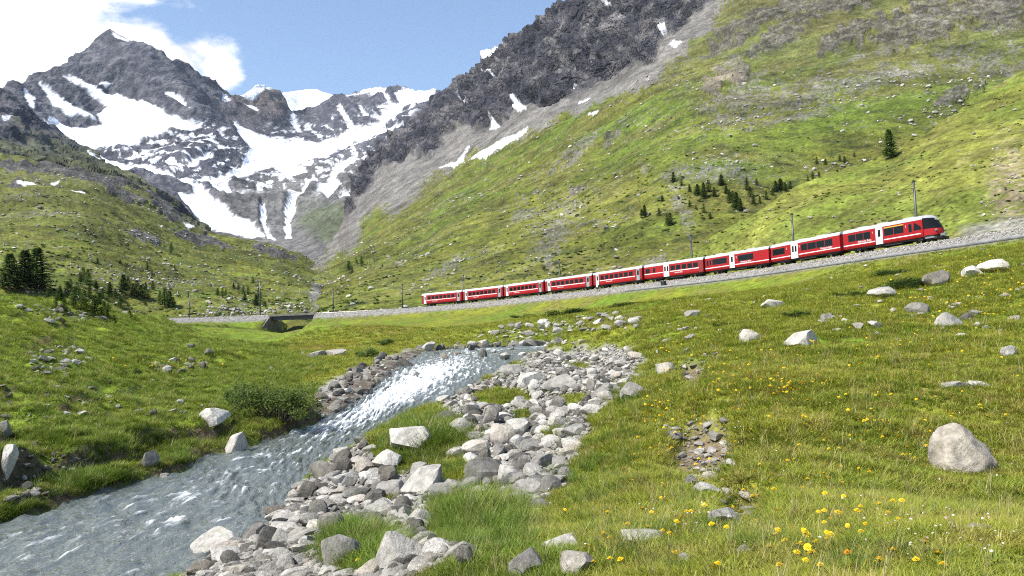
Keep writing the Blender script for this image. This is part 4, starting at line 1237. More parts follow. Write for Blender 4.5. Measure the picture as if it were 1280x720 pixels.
for (x, y, r) in placed:
    grid_used.setdefault((int(x // 1), int(y // 1)), []).append((x, y, r))
for zi, (poly, cnt, (s0, s1), dk, lab, grp, isbar, nind) in enumerate(ZONES):
    px0, py0 = np.min(poly, 0); px1, py1 = np.max(poly, 0)
    cand = []
    rg = np.random.default_rng(900 + zi)
    K = cnt * (9 if isbar else 5)
    X = rg.uniform(px0, px1, K); Y = rg.uniform(py0, py1, K)
    ok = inside(X, Y, poly)
    if isbar:
        ok = ok & (barmask(X, Y) > rg.uniform(.2, .9, K))
    X, Y = X[ok][:int(cnt * 1.7)], Y[ok][:int(cnt * 1.7)]
    sz = s0 * (s1 / s0) ** (rg.uniform(0, 1, len(X)) ** (3.6 if isbar else 2.3))
    order = np.argsort(-sz)
    got = []
    for k in order:
        if len(got) >= cnt:
            break
        h = hit(X[k], Y[k], [meadow])
        if h is None or h[0].y > 200:
            continue
        p = h[0]
        if isbar and p.y < 13:
            sz[k] = min(sz[k], .36)
        if free_spot(p.x, p.y, sz[k] * .5):
            got.append((p.x, p.y, sz[k], sz[k] / p.y))
    got.sort(key=lambda q: -q[3])
    for gi_, (x, y, s_, a_) in enumerate(got):
        dark = rg.uniform() < dk
        if gi_ < nind and a_ * 1000 > 6:
            me = ROCKS_DARK[rg.integers(len(ROCKS_DARK))] if dark else ROCKS[rg.integers(len(ROCKS))]
            o = link('rock', me, None)
            o.location = (x, y, float(gz(x, y)) - .12 * s_)
            o.rotation_euler = (rg.uniform(-.3, .3), rg.uniform(-.3, .3), rg.uniform(0, 6.28))
            o.scale = (s_, s_ * rg.uniform(.8, 1.1), s_ * rg.uniform(.75, 1.15))
            o['label'] = rock_label(lab, me, s_, dark, x, y, (s0, s1)); o['category'] = 'rock'; o['group'] = grp
        else:
            small.append((x, y, s_, dark))
# fine cobbles and shingle over the bare bar
rg = np.random.default_rng(77)
X = rg.uniform(150, 800, 60000); Y = 425 + (rg.uniform(0, 1, 60000) ** .9) * 330
ok = inside(X, Y, BAR_PX); X, Y = X[ok], Y[ok]
ok = barmask(X, Y) > rg.uniform(.1, .8, len(X)); X, Y = X[ok], Y[ok]
for k in range(min(len(X), 9000)):
    h = hit(X[k], Y[k], [meadow])
    if h is not None and h[0].y < 90:
        small.append((h[0].x, h[0].y, rg.uniform(.05, .17) * (1 + h[0].y / 60), rg.uniform() < .12))
sm = np.array([(a, b_, c_, float(d_)) for a, b_, c_, d_ in small])
zz_ = gz(sm[:, 0], sm[:, 1]) - .10 * sm[:, 2]
n_ = len(sm)
idx = np.where(sm[:, 3] > .5, rg.integers(9, 12, n_), rg.integers(0, 9, n_))
scatter('river_cobbles', np.stack([sm[:, 0], sm[:, 1], zz_], 1), rg.uniform(-.35, .35, (n_, 3)) + np.stack([np.zeros(n_), np.zeros(n_), rg.uniform(0, 6.28, n_)], 1),
        sm[:, 2:3] * rg.uniform(.75, 1.2, (n_, 3)), idx, PEB + PEBD, kind='stuff', label='loose grey cobbles and shingle of the gravel bar', category='stones')


# loose stones over the far slopes, taken from the slope surfaces themselves
def slope_stones(name, obj, n, maskf, size, label, seed):
    rg = np.random.default_rng(seed)
    V = np.empty(len(obj.data.vertices) * 3, np.float32); obj.data.vertices.foreach_get('co', V); V = V.reshape(-1, 3)
    px, py = project(V)
    w = maskf(V, px, py); w = np.clip(w, 0, None); w = w / w.sum()
    ids = rg.choice(len(V), n, p=w)
    P = V[ids]; d = np.linalg.norm(P, axis=1)
    s_ = size[0] * (size[1] / size[0]) ** (rg.uniform(0, 1, n) ** 2.6) * (d / 300) ** .4
    return scatter(name, P - np.array([0, 0, .12]) * s_[:, None], np.stack([rg.uniform(-.4, .4, n), rg.uniform(-.4, .4, n), rg.uniform(0, 6.28, n)], 1), s_[:, None] * rg.uniform(.7, 1.25, (n, 3)), rg.integers(0, 5, n), LOWP, kind='stuff', label=label, category='stones')


slope_stones('slope_stones', slope_left, 3000, lambda V, x, y: np.exp(3.5 * (fbm3(V / 45.0 + 2, 3) + .4 * fbm3(V / 9.0, 2))) * (y < 402) * (x > -60), (.4, 2.0), 'loose grey stones strewn over the left valley slope', 1)
slope_stones('flank_stones', mtn_right, 3200, lambda V, x, y: np.exp(4.0 * (fbm3(V / 60.0 + 9, 3) + .4 * fbm3(V / 12.0, 2))) * (y > 90) * (x < 1290) * (np.linalg.norm(V, axis=1) < 900), (.5, 2.6), 'loose pale stones strewn over the mountain pasture', 2)
slope_stones('hill_stones', hill_right, 420, lambda V, x, y: (np.exp(3.0 * fbm3(V / 20.0, 3)) * .5 + 9 * np.exp(-((x - 1255) / 45) ** 2 - ((y - 225) / 60) ** 2)) * (x < 1290), (.22, 1.1), 'pale stones on the grassy hill behind the train', 3)

# ================================================================ GRASS
def tuft_mesh(name, seed, blades, h, spread, width, lean, mat, segs=3):
    rg = np.random.default_rng(seed); V = []; Fq = []; H = []; R_ = []
    for k in range(blades):
        a = rg.uniform(0, 6.28); r = spread * math.sqrt(rg.uniform()); bx, by = r * math.cos(a), r * math.sin(a)
        da = a + rg.normal(0, .9); ln = lean * rg.uniform(.3, 1.3); hh = h * rg.uniform(.45, 1.1); w = width * rg.uniform(.6, 1.2)
        px_, py_ = -math.sin(da), math.cos(da); rv = rg.uniform()
        b = len(V)
        for s in range(segs + 1):
            u = s / segs; ww = w * (1 - u) ** .7 * .5 + .0003; off = ln * hh * u ** 1.9; zz2 = hh * (u - .25 * lean * u * u)
            cx, cy = bx + off * math.cos(da), by + off * math.sin(da)
            V += [(cx - px_ * ww, cy - py_ * ww, zz2), (cx + px_ * ww, cy + py_ * ww, zz2)]; H += [u, u]; R_ += [rv, rv]
        for s in range(segs):
            i = b + 2 * s; Fq.append((i, i + 1, i + 3, i + 2))
    me = np_mesh(name, V, Fq, True, None, {'tip': H, 'rnd': R_}); me.materials.append(mat)
    return me


def grass_mat(name, base, dry, tip, lush):
    m, t_, b, out = new_mat(name)
    geo = nn(t_, 'ShaderNodeNewGeometry'); pos = geo.outputs['Position']
    n1 = tex_noise(t_, .28, 4, .6, pos); n2 = tex_noise(t_, 1.7, 3, .6, pos)
    rn = nn(t_, 'ShaderNodeAttribute', attribute_name='rnd').outputs['Fac']; tp = nn(t_, 'ShaderNodeAttribute', attribute_name='tip').outputs['Fac']
    c_ = mixc(t_, ramp(t_, n1, [(.36, 0.0), (.62, 1.0)]), base, lush)
    c_ = mixc(t_, ramp(t_, n2, [(.48, 0.0), (.66, .8)]), c_, dry)
    c_ = mixc(t_, ramp(t_, tex_noise(t_, .9, 3, .6, pos), [(.30, .45), (.48, 1.0)]), mixc(t_, 1.0, c_, (.62, .66, .6), 'MULTIPLY'), c_)
    c_ = mixc(t_, ramp(t_, rn, [(.70, 0.0), (.95, .8)]), c_, dry)
    c_ = mixc(t_, ramp(t_, tp, [(.3, 0.0), (1.0, .6)]), c_, tip)
    c_ = mixc(t_, 1.0, c_, ramp(t_, math_node(t_, 'FRACT', math_node(t_, 'MULTIPLY', rn, 7.3)), [(0.0, .55), (1.0, 1.4)]), 'MULTIPLY')
    t_.nodes.remove(b)
    df = nn(t_, 'ShaderNodeBsdfDiffuse'); tr = nn(t_, 'ShaderNodeBsdfTranslucent'); gl = nn(t_, 'ShaderNodeBsdfGlossy'); gl.inputs['Roughness'].default_value = .45
    gl.inputs['Color'].default_value = (.9, .95, .85, 1)
    t_.links.new(c_, df.inputs[0]); t_.links.new(c_, tr.inputs[0])
    m1 = nn(t_, 'ShaderNodeMixShader'); m1.inputs[0].default_value = .38
    t_.links.new(df.outputs[0], m1.inputs[1]); t_.links.new(tr.outputs[0], m1.inputs[2])
    m2 = nn(t_, 'ShaderNodeMixShader'); m2.inputs[0].default_value = .02
    t_.links.new(m1.outputs[0], m2.inputs[1]); t_.links.new(gl.outputs[0], m2.inputs[2]); t_.links.new(m2.outputs[0], out.inputs[0])
    return m


MAT['turf'] = grass_mat('turf_blades', (.255, .280, .022), (.43, .35, .10), (.37, .375, .045), (.155, .235, .017))
MAT['tall'] = grass_mat('long_blades', (.115, .190, .020), (.26, .25, .07), (.165, .245, .030), (.085, .165, .016))
TURF = [tuft_mesh('turf_tuft', 300 + i, 24, .10, .075, .0075, 1.1, MAT['turf'], 2) for i in range(5)]
MAT['turf_lush'] = grass_mat('lush_turf_blades', (.165, .235, .020), (.32, .28, .08), (.25, .31, .035), (.110, .195, .016))
TURF += [tuft_mesh('lush_tuft', 310 + i, 26, .115, .075, .0075, 1.0, MAT['turf_lush'], 2) for i in range(4)]
MAT['straw'] = grass_mat('straw_stems', (.36, .30, .13), (.45, .36, .18), (.42, .34, .16), (.26, .26, .08))
TURF += [tuft_mesh('leaf_rosette', 314 + i, 11, .075, .05, .030, 1.5, MAT['turf_lush'], 3) for i in range(2)] + [tuft_mesh('straw_tuft', 316, 7, .26, .05, .0035, .5, MAT['straw'], 3)]
TALL = [tuft_mesh('long_tuft', 320 + i, 46, .38, .11, .009, .9, MAT['tall'], 4) for i in range(4)]
STRAW = tuft_mesh('long_straw', 330, 16, .42, .12, .006, .7, MAT['straw'], 4)
LEAFY = tuft_mesh('leafy_tuft', 331, 26, .24, .14, .022, 1.2, MAT['turf_lush'], 4)
rg = np.random.default_rng(55)
N = 170000
v_ = np.exp(rg.uniform(math.log(2.9 + 3), math.log(115 + 3), N)) - 3
u_ = rg.uniform(-.74, .74, N)
x_ = u_ * (v_ + 2.0); y_ = v_
z_ = gz(x_, y_)
ppx, ppy = project(np.stack([x_, y_, z_], 1))
sd_ = psd(x_, y_, RIVER); bm_ = barmask(ppx, ppy) * (y_ < 90)
scr = np.minimum(np.sqrt(((ppx - 880) / 50) ** 2 + ((ppy - 562) / 46) ** 2), np.sqrt(((ppx - 865) / 20) ** 2 + ((ppy - 465) / 22) ** 2))
thin = fbm2(x_ / 1.6, y_ / 1.6, 3)
keep = (sd_ > .12) & (bm_ < rg.uniform(.05, .5, N)) & (scr > rg.uniform(.6, 1.1, N)) & (thin < rg.uniform(.15, .8, N))
td_, _, _ = seg_dist(x_, y_, TRK)
keep &= td_ > 5.2
# eroded left bank keeps gaps
keep &= ~((gsl(x_, y_) > rg.uniform(.7, 1.2, N)) & (y_ < 60) & (sd_ > .25))
x_, y_, z_, ppx, ppy, sd_ = [a[keep] for a in (x_, y_, z_, ppx, ppy, sd_)]
n_ = len(x_)
size = (.78 + .55 * fbm2(x_ / 2.2 + 4, y_ / 2.2, 3)) * (np.maximum(y_, 4) / 4.0) ** .50
size = np.clip(size, .4, 6)
sc3 = np.stack([size, size, size * rg.uniform(.7, 1.25, n_)], 1)
kind_i = np.where((x_ + .30 * y_ - 4 + 4 * fbm2(x_ / 5, y_ / 5, 2)) < -2, rg.integers(5, 9, n_), rg.integers(0, 5, n_))
sp = rg.uniform(0, 1, n_); kind_i = np.where(sp < .05, rg.integers(9, 11, n_), np.where((sp > .975) & (y_ < 30), 11, kind_i))
scatter('meadow_grass', np.stack([x_, y_, z_ - .006], 1), np.stack([rg.normal(0, .12, n_), rg.normal(0, .12, n_), rg.uniform(0, 6.28, n_)], 1), sc3, kind_i, TURF, kind='stuff', label='short alpine turf of the meadows on both banks', category='grass')
# long grass on the humps, at the meadow edge and on the bank ledges
LP = [(600, 655, 78, 44, 850), (450, 690, 62, 34, 380), (530, 548, 64, 40, 560), (560, 590, 36, 20, 150), (628, 497, 38, 11, 90), (740, 620, 60, 60, 240), (760, 560, 46, 40, 170), (800, 690, 110, 40, 230), (700, 560, 20, 60, 80), (110, 605, 70, 16, 260), (230, 583, 40, 12, 200), (30, 640, 40, 14, 160), (60, 545, 60, 10, 120), (170, 545, 60, 14, 120), (860, 640, 60, 40, 160), (780, 500, 40, 26, 160), (300, 530, 60, 14, 120), (160, 560, 120, 24, 220), (1080, 690, 120, 40, 110), (950, 680, 110, 40, 160), (460, 450, 30, 8, 60), (690, 545, 16, 16, 70), (655, 520, 20, 8, 60), (600, 545, 14, 9, 50), (480, 625, 18, 9, 50), (720, 455, 26, 6, 60), (560, 640, 26, 12, 70), (640, 620, 30, 30, 60), (580, 520, 60, 20, 40), (680, 480, 60, 30, 60)]
pts = []
for (cx, cy, a, b_, cnt) in LP:
    for k in range(cnt):
        r = math.sqrt(rg.uniform()); an = rg.uniform(0, 6.28)
        h = hit(cx + a * r * math.cos(an), cy + b_ * r * math.sin(an), [meadow])
        if h and h[0].y < 80:
            pts.append((h[0].x, h[0].y, h[0].z, (1 - .5 * r) * (1.1 if cnt == 850 else 1.25 if cnt in (380, 560) else 1.0 if cnt >= 250 else .7)))
pts = np.array(pts); ok = psd(pts[:, 0], pts[:, 1], RIVER) > .1; pts = pts[ok]; n_ = len(pts)
size = pts[:, 3] * rg.uniform(.45, 1.2, n_) * (1 + .35 * fbm2(pts[:, 0] / .35, pts[:, 1] / .35, 2)) * np.clip(pts[:, 1] / 9, .6, 2.2) ** .45
scatter('long_grass', pts[:, :3] - np.array([0, 0, .02]), np.stack([rg.normal(0, .15, n_), rg.normal(0, .15, n_), rg.uniform(0, 6.28, n_)], 1), np.stack([size, size, size * rg.uniform(.8, 1.2, n_)], 1), np.where(rg.uniform(0, 1, n_) < .10, 4, np.where(rg.uniform(0, 1, n_) < .2, 5, rg.integers(0, 4, n_))), TALL + [STRAW, LEAFY], kind='stuff', label='long dark green grass tussocks beside the gravel bar', category='grass')
# ================================================================ TREES AND SHRUBS
def leaf_mat(name, c0, c1):
    m, t_, b, out = new_mat(name)
    pos = nn(t_, 'ShaderNodeNewGeometry').outputs['Position']
    rn = nn(t_, 'ShaderNodeAttribute', attribute_name='rnd').outputs['Fac']
    oi = nn(t_, 'ShaderNodeObjectInfo')
    c_ = mixc(t_, rn, c0, c1)
    c_ = mixc(t_, 1.0, c_, ramp(t_, oi.outputs['Random'], [(0.0, .7), (1.0, 1.3)]), 'MULTIPLY')
    t_.nodes.remove(b)
    df = nn(t_, 'ShaderNodeBsdfDiffuse'); tr = nn(t_, 'ShaderNodeBsdfTranslucent')
    t_.links.new(c_, df.inputs[0]); t_.links.new(c_, tr.inputs[0])
    m1 = nn(t_, 'ShaderNodeMixShader'); m1.inputs[0].default_value = .42
    t_.links.new(df.outputs[0], m1.inputs[1]); t_.links.new(tr.outputs[0], m1.inputs[2]); t_.links.new(m1.outputs[0], out.inputs[0])
    return m


MAT['bark'] = plain_mat('larch_bark', (.10, .075, .055), .9, noise=6, var=.4, spec=.2)
MAT['needles'] = leaf_mat('larch_needles', (.045, .085, .020), (.105, .165, .036))
MAT['willow'] = leaf_mat('willow_leaves', (.12, .18, .04), (.24, .30, .09))
MAT['juniper'] = leaf_mat('juniper_needles', (.030, .055, .014), (.062, .098, .026))


def conifer(seed, h, rad, dens=1.0, gap=.12):
    """tapered trunk with whorls of drooping limbs; crown of many small needle sprays. unit: metres"""
    rg = np.random.default_rng(seed)
    tr = MB()
    tr.tube((0, 0, -.4), (0, 0, h * .5), .022 * h, .013 * h, 7); tr.tube((0, 0, h * .5), (.01 * h, 0, h * .99), .013 * h, .002 * h, 6)
    V = []; Fq = []; R_ = []
    nb = int(95 * dens)
    for k in range(nb):
        u = gap + (1 - gap) * (k + rg.uniform(0, .9)) / nb          # height fraction
        a = k * 2.399 + rg.uniform(-.4, .4)
        L = rad * (1 - u) ** .75 * rg.uniform(.6, 1.12) * (1.0 if u > gap + .08 else .8) + .02 * h
        z0 = h * u; droop = rg.uniform(-.05, .30) - .25 * u
        ca, sa = math.cos(a), math.sin(a)
        tip = (ca * L, sa * L, z0 - L * droop)
        tr.tube((0, 0, z0), tip, .006 * h * (1 - u) + .008, .004, 3)
        ns = max(5, int(15 * (L / rad)))
        for s in range(ns):
            q = .15 + .85 * (s + rg.uniform()) / ns
            cx, cy, cz = ca * L * q, sa * L * q, z0 - L * droop * q * q + rg.normal(0, .02 * h * .5)
            for side in (-1, 1):
                sl = h * .050 * rg.uniform(.6, 1.35) * (1.1 - .5 * q)
                an = a + side * rg.uniform(.5, 1.3)
                ex, ey, ez = cx + math.cos(an) * sl * 1.2, cy + math.sin(an) * sl * 1.2, cz - sl * rg.uniform(-.2, .65)
                wx, wy = -math.sin(an) * sl * .38, math.cos(an) * sl * .38
                b = len(V); tz = rg.uniform(-.3, .3) * sl
                V += [(cx, cy, cz), (cx * .5 + ex * .5 + wx, cy * .5 + ey * .5 + wy, cz * .5 + ez * .5 + tz), (ex, ey, ez), (cx * .5 + ex * .5 - wx, cy * .5 + ey * .5 - wy, cz * .5 + ez * .5 - tz)]
                Fq.append((b, b + 1, b + 2, b + 3)); R_ += [rg.uniform()] * 4
    cm = np_mesh('crown', V, Fq, False, None, {'rnd': R_}); cm.materials.append(MAT['needles'])
    tm = tr.mesh('trunk'); tm.materials.append(MAT['bark'])
    return tm, cm


CON = [conifer(1, 10, 3.7), conifer(2, 10, 3.2), conifer(3, 10, 4.2, 1.2, .05), conifer(4, 10, 3.4, .9, .15), conifer(5, 10, 4.4, 1.1, .03), conifer(6, 10, 3.0, 1.0, .08)]


def add_tree(px, py, hpx, label, group, objs, name='larch_tree', kind=None, cat='tree', loc=None, hm=None):
    if loc is None:
        h = hit(px, py, objs)
        if h is None:
            return
        loc = h[0]
    hm = hm or hpx * loc.y / F_PX
    k = random.randrange(len(CON)) if kind is None else kind
    o = thing(name, label, cat, loc, (0, 0, random.uniform(0, 6.28)), group)
    s = hm / 10.0
    o.scale = (s * random.uniform(1.05, 1.5),) * 2 + (s,)
    link('trunk', CON[k][0], None, o); link('crown', CON[k][1], None, o)
    return o


# three tall larches behind the grassy mound
BIGL = [conifer(11, 10, 3.6, 1.9, .10), conifer(12, 10, 3.3, 1.8, .12), conifer(13, 10, 3.4, 1.7, .06)]
CON += BIGL
for (px, top, k, lab) in [(12, 318, 6, 'broad dark larch, outermost of three tall trees behind the grassy mound'), (31, 314, 7, 'middle larch of three tall trees behind the grassy mound'), (46, 311, 8, 'tallest pointed larch of three, with spreading low limbs, behind the grassy mound')]:
    h = hit(px, 362, [slope_left])
    p = h[0]
    pz = unproj(px, top, p.y)[2]
    add_tree(0, 0, 0, lab, None, None, kind=k, loc=p, hm=pz - p.z + .3)
rt = random.Random(5)
LT = [(62, 372, 13), (75, 376, 15), (84, 372, 18), (92, 384, 20), (99, 378, 16), (105, 388, 22), (112, 372, 14), (118, 392, 20), (124, 382, 14), (130, 395, 16), (110, 356, 17), (104, 350, 14), (100, 352, 10), (96, 366, 12), (88, 360, 10), (120, 362, 10), (128, 372, 10), (137, 366, 12), (144, 372, 10),
      (154, 366, 20), (160, 366, 18), (166, 370, 14), (171, 370, 17), (176, 373, 15), (181, 372, 13), (185, 374, 10), (200, 380, 14), (206, 384, 22), (212, 384, 18), (217, 385, 10), (150, 384, 12), (182, 362, 8), (191, 362, 10), (162, 398, 9), (214, 316, 11), (122, 330, 7), (150, 330, 5), (184, 338, 8), (190, 345, 7), (218, 338, 6), (236, 372, 6),
      (272, 370, 9), (278, 372, 11), (282, 370, 8), (292, 360, 6), (298, 364, 9), (304, 368, 10), (310, 366, 8), (306, 376, 9), (320, 382, 12), (324, 376, 14), (332, 384, 6), (316, 354, 7), (336, 378, 5), (70, 384, 12), (80, 390, 14), (135, 388, 8), (115, 398, 10), (134, 400, 12), (126, 400, 14), (142, 404, 9)]
for i, (px, py, hp) in enumerate(LT):
    if px < 150:
        lab, grp = 'young larch in the thicket behind the grassy mound', 'larch thicket behind the mound'
    elif px < 222:
        lab, grp = 'small larch in the clump above the far railway track', 'larch clump above the far track'
    else:
        lab, grp = 'small larch on the valley slope behind the railway bridge', 'larches behind the bridge'
    add_tree(px, py, hp * 1.15, lab, grp, [slope_left, meadow], name='young_larch')
RT = [(842, 228, 13), (852, 232, 9), (862, 240, 10), (872, 244, 14), (880, 248, 20), (886, 240, 15), (893, 246, 12), (902, 232, 14), (908, 242, 10), (912, 254, 17), (916, 250, 12), (921, 262, 22), (926, 264, 16), (934, 238, 16), (938, 246, 13), (942, 256, 14), (946, 232, 9), (950, 254, 9), (958, 250, 12), (970, 240, 14), (976, 238, 15), (982, 240, 12), (988, 236, 10), (966, 244, 9),
      (862, 258, 8), (870, 262, 6), (880, 266, 11), (888, 274, 9), (838, 282, 16), (834, 280, 12), (824, 270, 10), (806, 272, 16), (802, 270, 9), (828, 252, 8), (780, 296, 5), (990, 190, 5), (1021, 205, 9), (1016, 224, 10), (1024, 222, 8), (1010, 226, 7), (1032, 206, 8), (1050, 202, 8), (1056, 204, 9), (1068, 196, 6), (436, 338, 12), (452, 332, 12), (440, 342, 9), (446, 330, 6), (600, 350, 3), (478, 334, 4), (700, 340, 3)]
for i, (px, py, hp) in enumerate(RT):
    if px < 700:
        lab, grp = 'small larch beside the stream ravine on the mountain foot', 'larches by the stream ravine'
    elif px > 985:
        lab, grp = 'low bushy larch peeping over the hill ridge behind the train', 'low larches over the hill ridge'
    elif px < 845:
        lab, grp = 'lone larch on open pasture below the larch grove', 'scattered larches below the grove'
    else:
        lab, grp = 'larch of the grove on the mountain pasture above the train', 'larch grove above the train'
    add_tree(px, py, hp * 1.02, lab, grp, [mtn_right, hill_right], name='young_larch')
add_tree(1113, 198, 37, 'lone dark stone pine standing on the hill crest above the train', None, [hill_right], name='stone_pine', kind=6)


def bush_mesh(seed, n, size, lobes, mat, stem=True):
    """leafy shrub: leaf faces through several lobes, unit width 1"""
    rg = np.random.default_rng(seed); V = []; Fq = []; R_ = []
    cs = [(rg.uniform(-.34, .34), rg.uniform(-.25, .25), rg.uniform(.06, .30), rg.uniform(.07, .19)) for _ in range(lobes)]
    for k in range(n):
        cx, cy, cz, r = cs[rg.integers(lobes)]
        d = rg.normal(size=3); d /= np.linalg.norm(d); q = r * rg.uniform(.35, 1.0) ** .6 * (1 + .25 * rg.normal())
        p = np.array([cx, cy, cz]) + d * q * np.array([1, 1, .9]); p[2] = max(p[2], .005)
        a = rg.normal(size=3); a /= np.linalg.norm(a); a[2] = abs(a[2]) * .8; b = np.cross(a, rg.normal(size=3)); b /= np.linalg.norm(b) + 1e-6
        s = size * rg.uniform(.6, 1.3)
        i = len(V)
        V += [p, p + a * s * .5 + b * s * .24, p + a * s, p + a * s * .5 - b * s * .24]; Fq.append((i, i + 1, i + 2, i + 3)); R_ += [rg.uniform()] * 4
    fm = np_mesh('foliage', V, Fq, False, None, {'rnd': R_}); fm.materials.append(mat)
    sm_ = MB()
    for (cx, cy, cz, r) in cs:
        sm_.tube((cx * .3, cy * .3, -.03), (cx, cy, cz), .012, .006, 5)
        for _ in range(3):
            sm_.tube((cx, cy, cz), (cx + rg.uniform(-r, r) * .8, cy + rg.uniform(-r, r) * .8, cz + r * rg.uniform(.2, .8)), .006, .002, 4)
    st = sm_.mesh('stem'); st.materials.append(MAT['bark'])
    return fm, st


WIL = [bush_mesh(21, 7500, .030, 22, MAT['willow']), bush_mesh(22, 3000, .05, 8, MAT['willow'])]
JUN = [bush_mesh(31, 3000, .045, 10, MAT['juniper']), bush_mesh(32, 3000, .045, 12, MAT['juniper'])]


def add_bush(px, py, wpx, hpx, label, protos, name, group=None, cat='shrub'):
    h = hit(px, py, [meadow])
    if h is None:
        return
    p = h[0]; w = wpx * p.y / F_PX; hh = hpx * p.y / F_PX
    f, s = protos
    o = thing(name, label, cat, (p.x, p.y + .2 * w, float(gz(p.x, p.y + .2 * w)) - .05 * hh), (0, 0, random.uniform(-.4, .4)), group)
    o.scale = (w * 1.05, w * .8, hh / .48)
    link('foliage', f, None, o); link('stem', s, None, o)


add_bush(342, 532, 118, 54, 'big rounded grey-green willow bush on the river bank', WIL[0], 'willow_bush')
add_bush(296, 512, 46, 40, 'smaller willow shrub joined to the big willow bush', WIL[1], 'willow_bush')
add_bush(458, 448, 44, 16, 'low willow shrub beside the rapids upstream', WIL[1], 'willow_bush')
add_bush(482, 432, 30, 9, 'low grey-green shrub behind the rapids', WIL[1], 'willow_bush')
for (px, py, w, h, lab) in [(705, 395, 70, 12, 'dark juniper mat on the bank below the railway coaches'), (655, 398, 40, 7, 'low dark juniper mat at the foot of the railway bank'), (1135, 362, 90, 20, 'wide dark juniper mat beside the whitish boulder'), (1068, 372, 46, 10, 'small juniper mat below the railway ballast'), (1110, 346, 70, 12, 'juniper mat on the upper bank near the ballast'), (780, 384, 60, 8, 'thin juniper mat on the bank below the white-door coach'),
                          (905, 410, 26, 8, 'little dark juniper by the middle meadow stones'), (1000, 398, 40, 10, 'brownish low juniper above the ridged rock'), (160, 472, 34, 9, 'dark shrub cushion on the left pasture')]:
    add_bush(px, py, w, h, lab, random.choice(JUN), 'juniper_shrub')


# dark shrub cushions all over the slopes: uncountable ground cover
def cushions(name, obj, n, maskf, size, label, seed):
    rg = np.random.default_rng(seed)
    V = np.empty(len(obj.data.vertices) * 3, np.float32); obj.data.vertices.foreach_get('co', V); V = V.reshape(-1, 3)
    px, py = project(V); w = np.clip(maskf(V, px, py), 0, None); w /= w.sum()
    P = V[rg.choice(len(V), n, p=w)]; s_ = rg.uniform(size[0], size[1], n) * (np.linalg.norm(P, axis=1) / 300) ** .3
    scatter(name, P - np.array([0, 0, .1]), np.stack([np.zeros(n), np.zeros(n), rg.uniform(0, 6.28, n)], 1), np.stack([s_ * 1.3, s_, s_ * .75], 1), rg.integers(0, 2, n), CUSH, kind='stuff', label=label, category='shrubs')


CUSH = [bush_mesh(41, 260, .16, 7, MAT['juniper'])[0], bush_mesh(42, 260, .16, 6, MAT['willow'])[0]]
cushions('slope_shrubs', slope_left, 1500, lambda V, x, y: np.exp(4 * fbm3(V / 40.0 + 7, 3)) * (y > 240) * (y < 402), (.8, 2.2), 'low dwarf shrubs over the left valley slope', 8)
cushions('flank_shrubs', mtn_right, 1500, lambda V, x, y: np.exp(4 * fbm3(V / 45.0 + 5, 3)) * (y > 170) * (x < 1290) * (np.linalg.norm(V, axis=1) < 700), (.8, 2.2), 'low dwarf shrubs over the mountain pasture', 9)
cushions('hill_shrubs', hill_right, 900, lambda V, x, y: np.exp(3.5 * fbm3(V / 14.0 + 1, 3)) * (x < 1290), (.4, 1.1), 'low dwarf shrubs and tussocks on the hill behind the train', 10)

# ================================================================ FLOWERS
MAT['petal'] = plain_mat('yellow_petal', (.82, .55, .012), .6, noise=30, var=.15, spec=.2)
MAT['petal_o'] = plain_mat('orange_petal', (.75, .25, .01), .6, spec=.2)
MAT['stem'] = plain_mat('flower_stem', (.10, .15, .03), .7, spec=.2)
MAT['white_petal'] = plain_mat('white_petal', (.75, .72, .70), .6, spec=.2)
MAT['pink_petal'] = plain_mat('pink_petal', (.50, .30, .38), .6, spec=.2)


def flower_head(mat, rings=3, n=16, r=1.0):
    V = []; Fq = []; rg = np.random.default_rng(4)
    for q in range(rings):
        rr = r * (1 - .28 * q); zz3 = .10 * q; up = .10 + .22 * q
        for k in range(n):
            a = 2 * math.pi * (k + .5 * q) / n + rg.uniform(-.05, .05); w = math.pi / n * .95; l = rr * rg.uniform(.88, 1.06)
            b = len(V)
            V += [(0, 0, zz3), (math.cos(a - w) * l * .7, math.sin(a - w) * l * .7, zz3 + up * .6), (math.cos(a) * l, math.sin(a) * l, zz3 + up * .55 - .08), (math.cos(a + w) * l * .7, math.sin(a + w) * l * .7, zz3 + up * .6)]
            Fq.append((b, b + 1, b + 2, b + 3))
    me = np_mesh('flower_head', V, Fq, False); me.materials.append(mat)
    return me


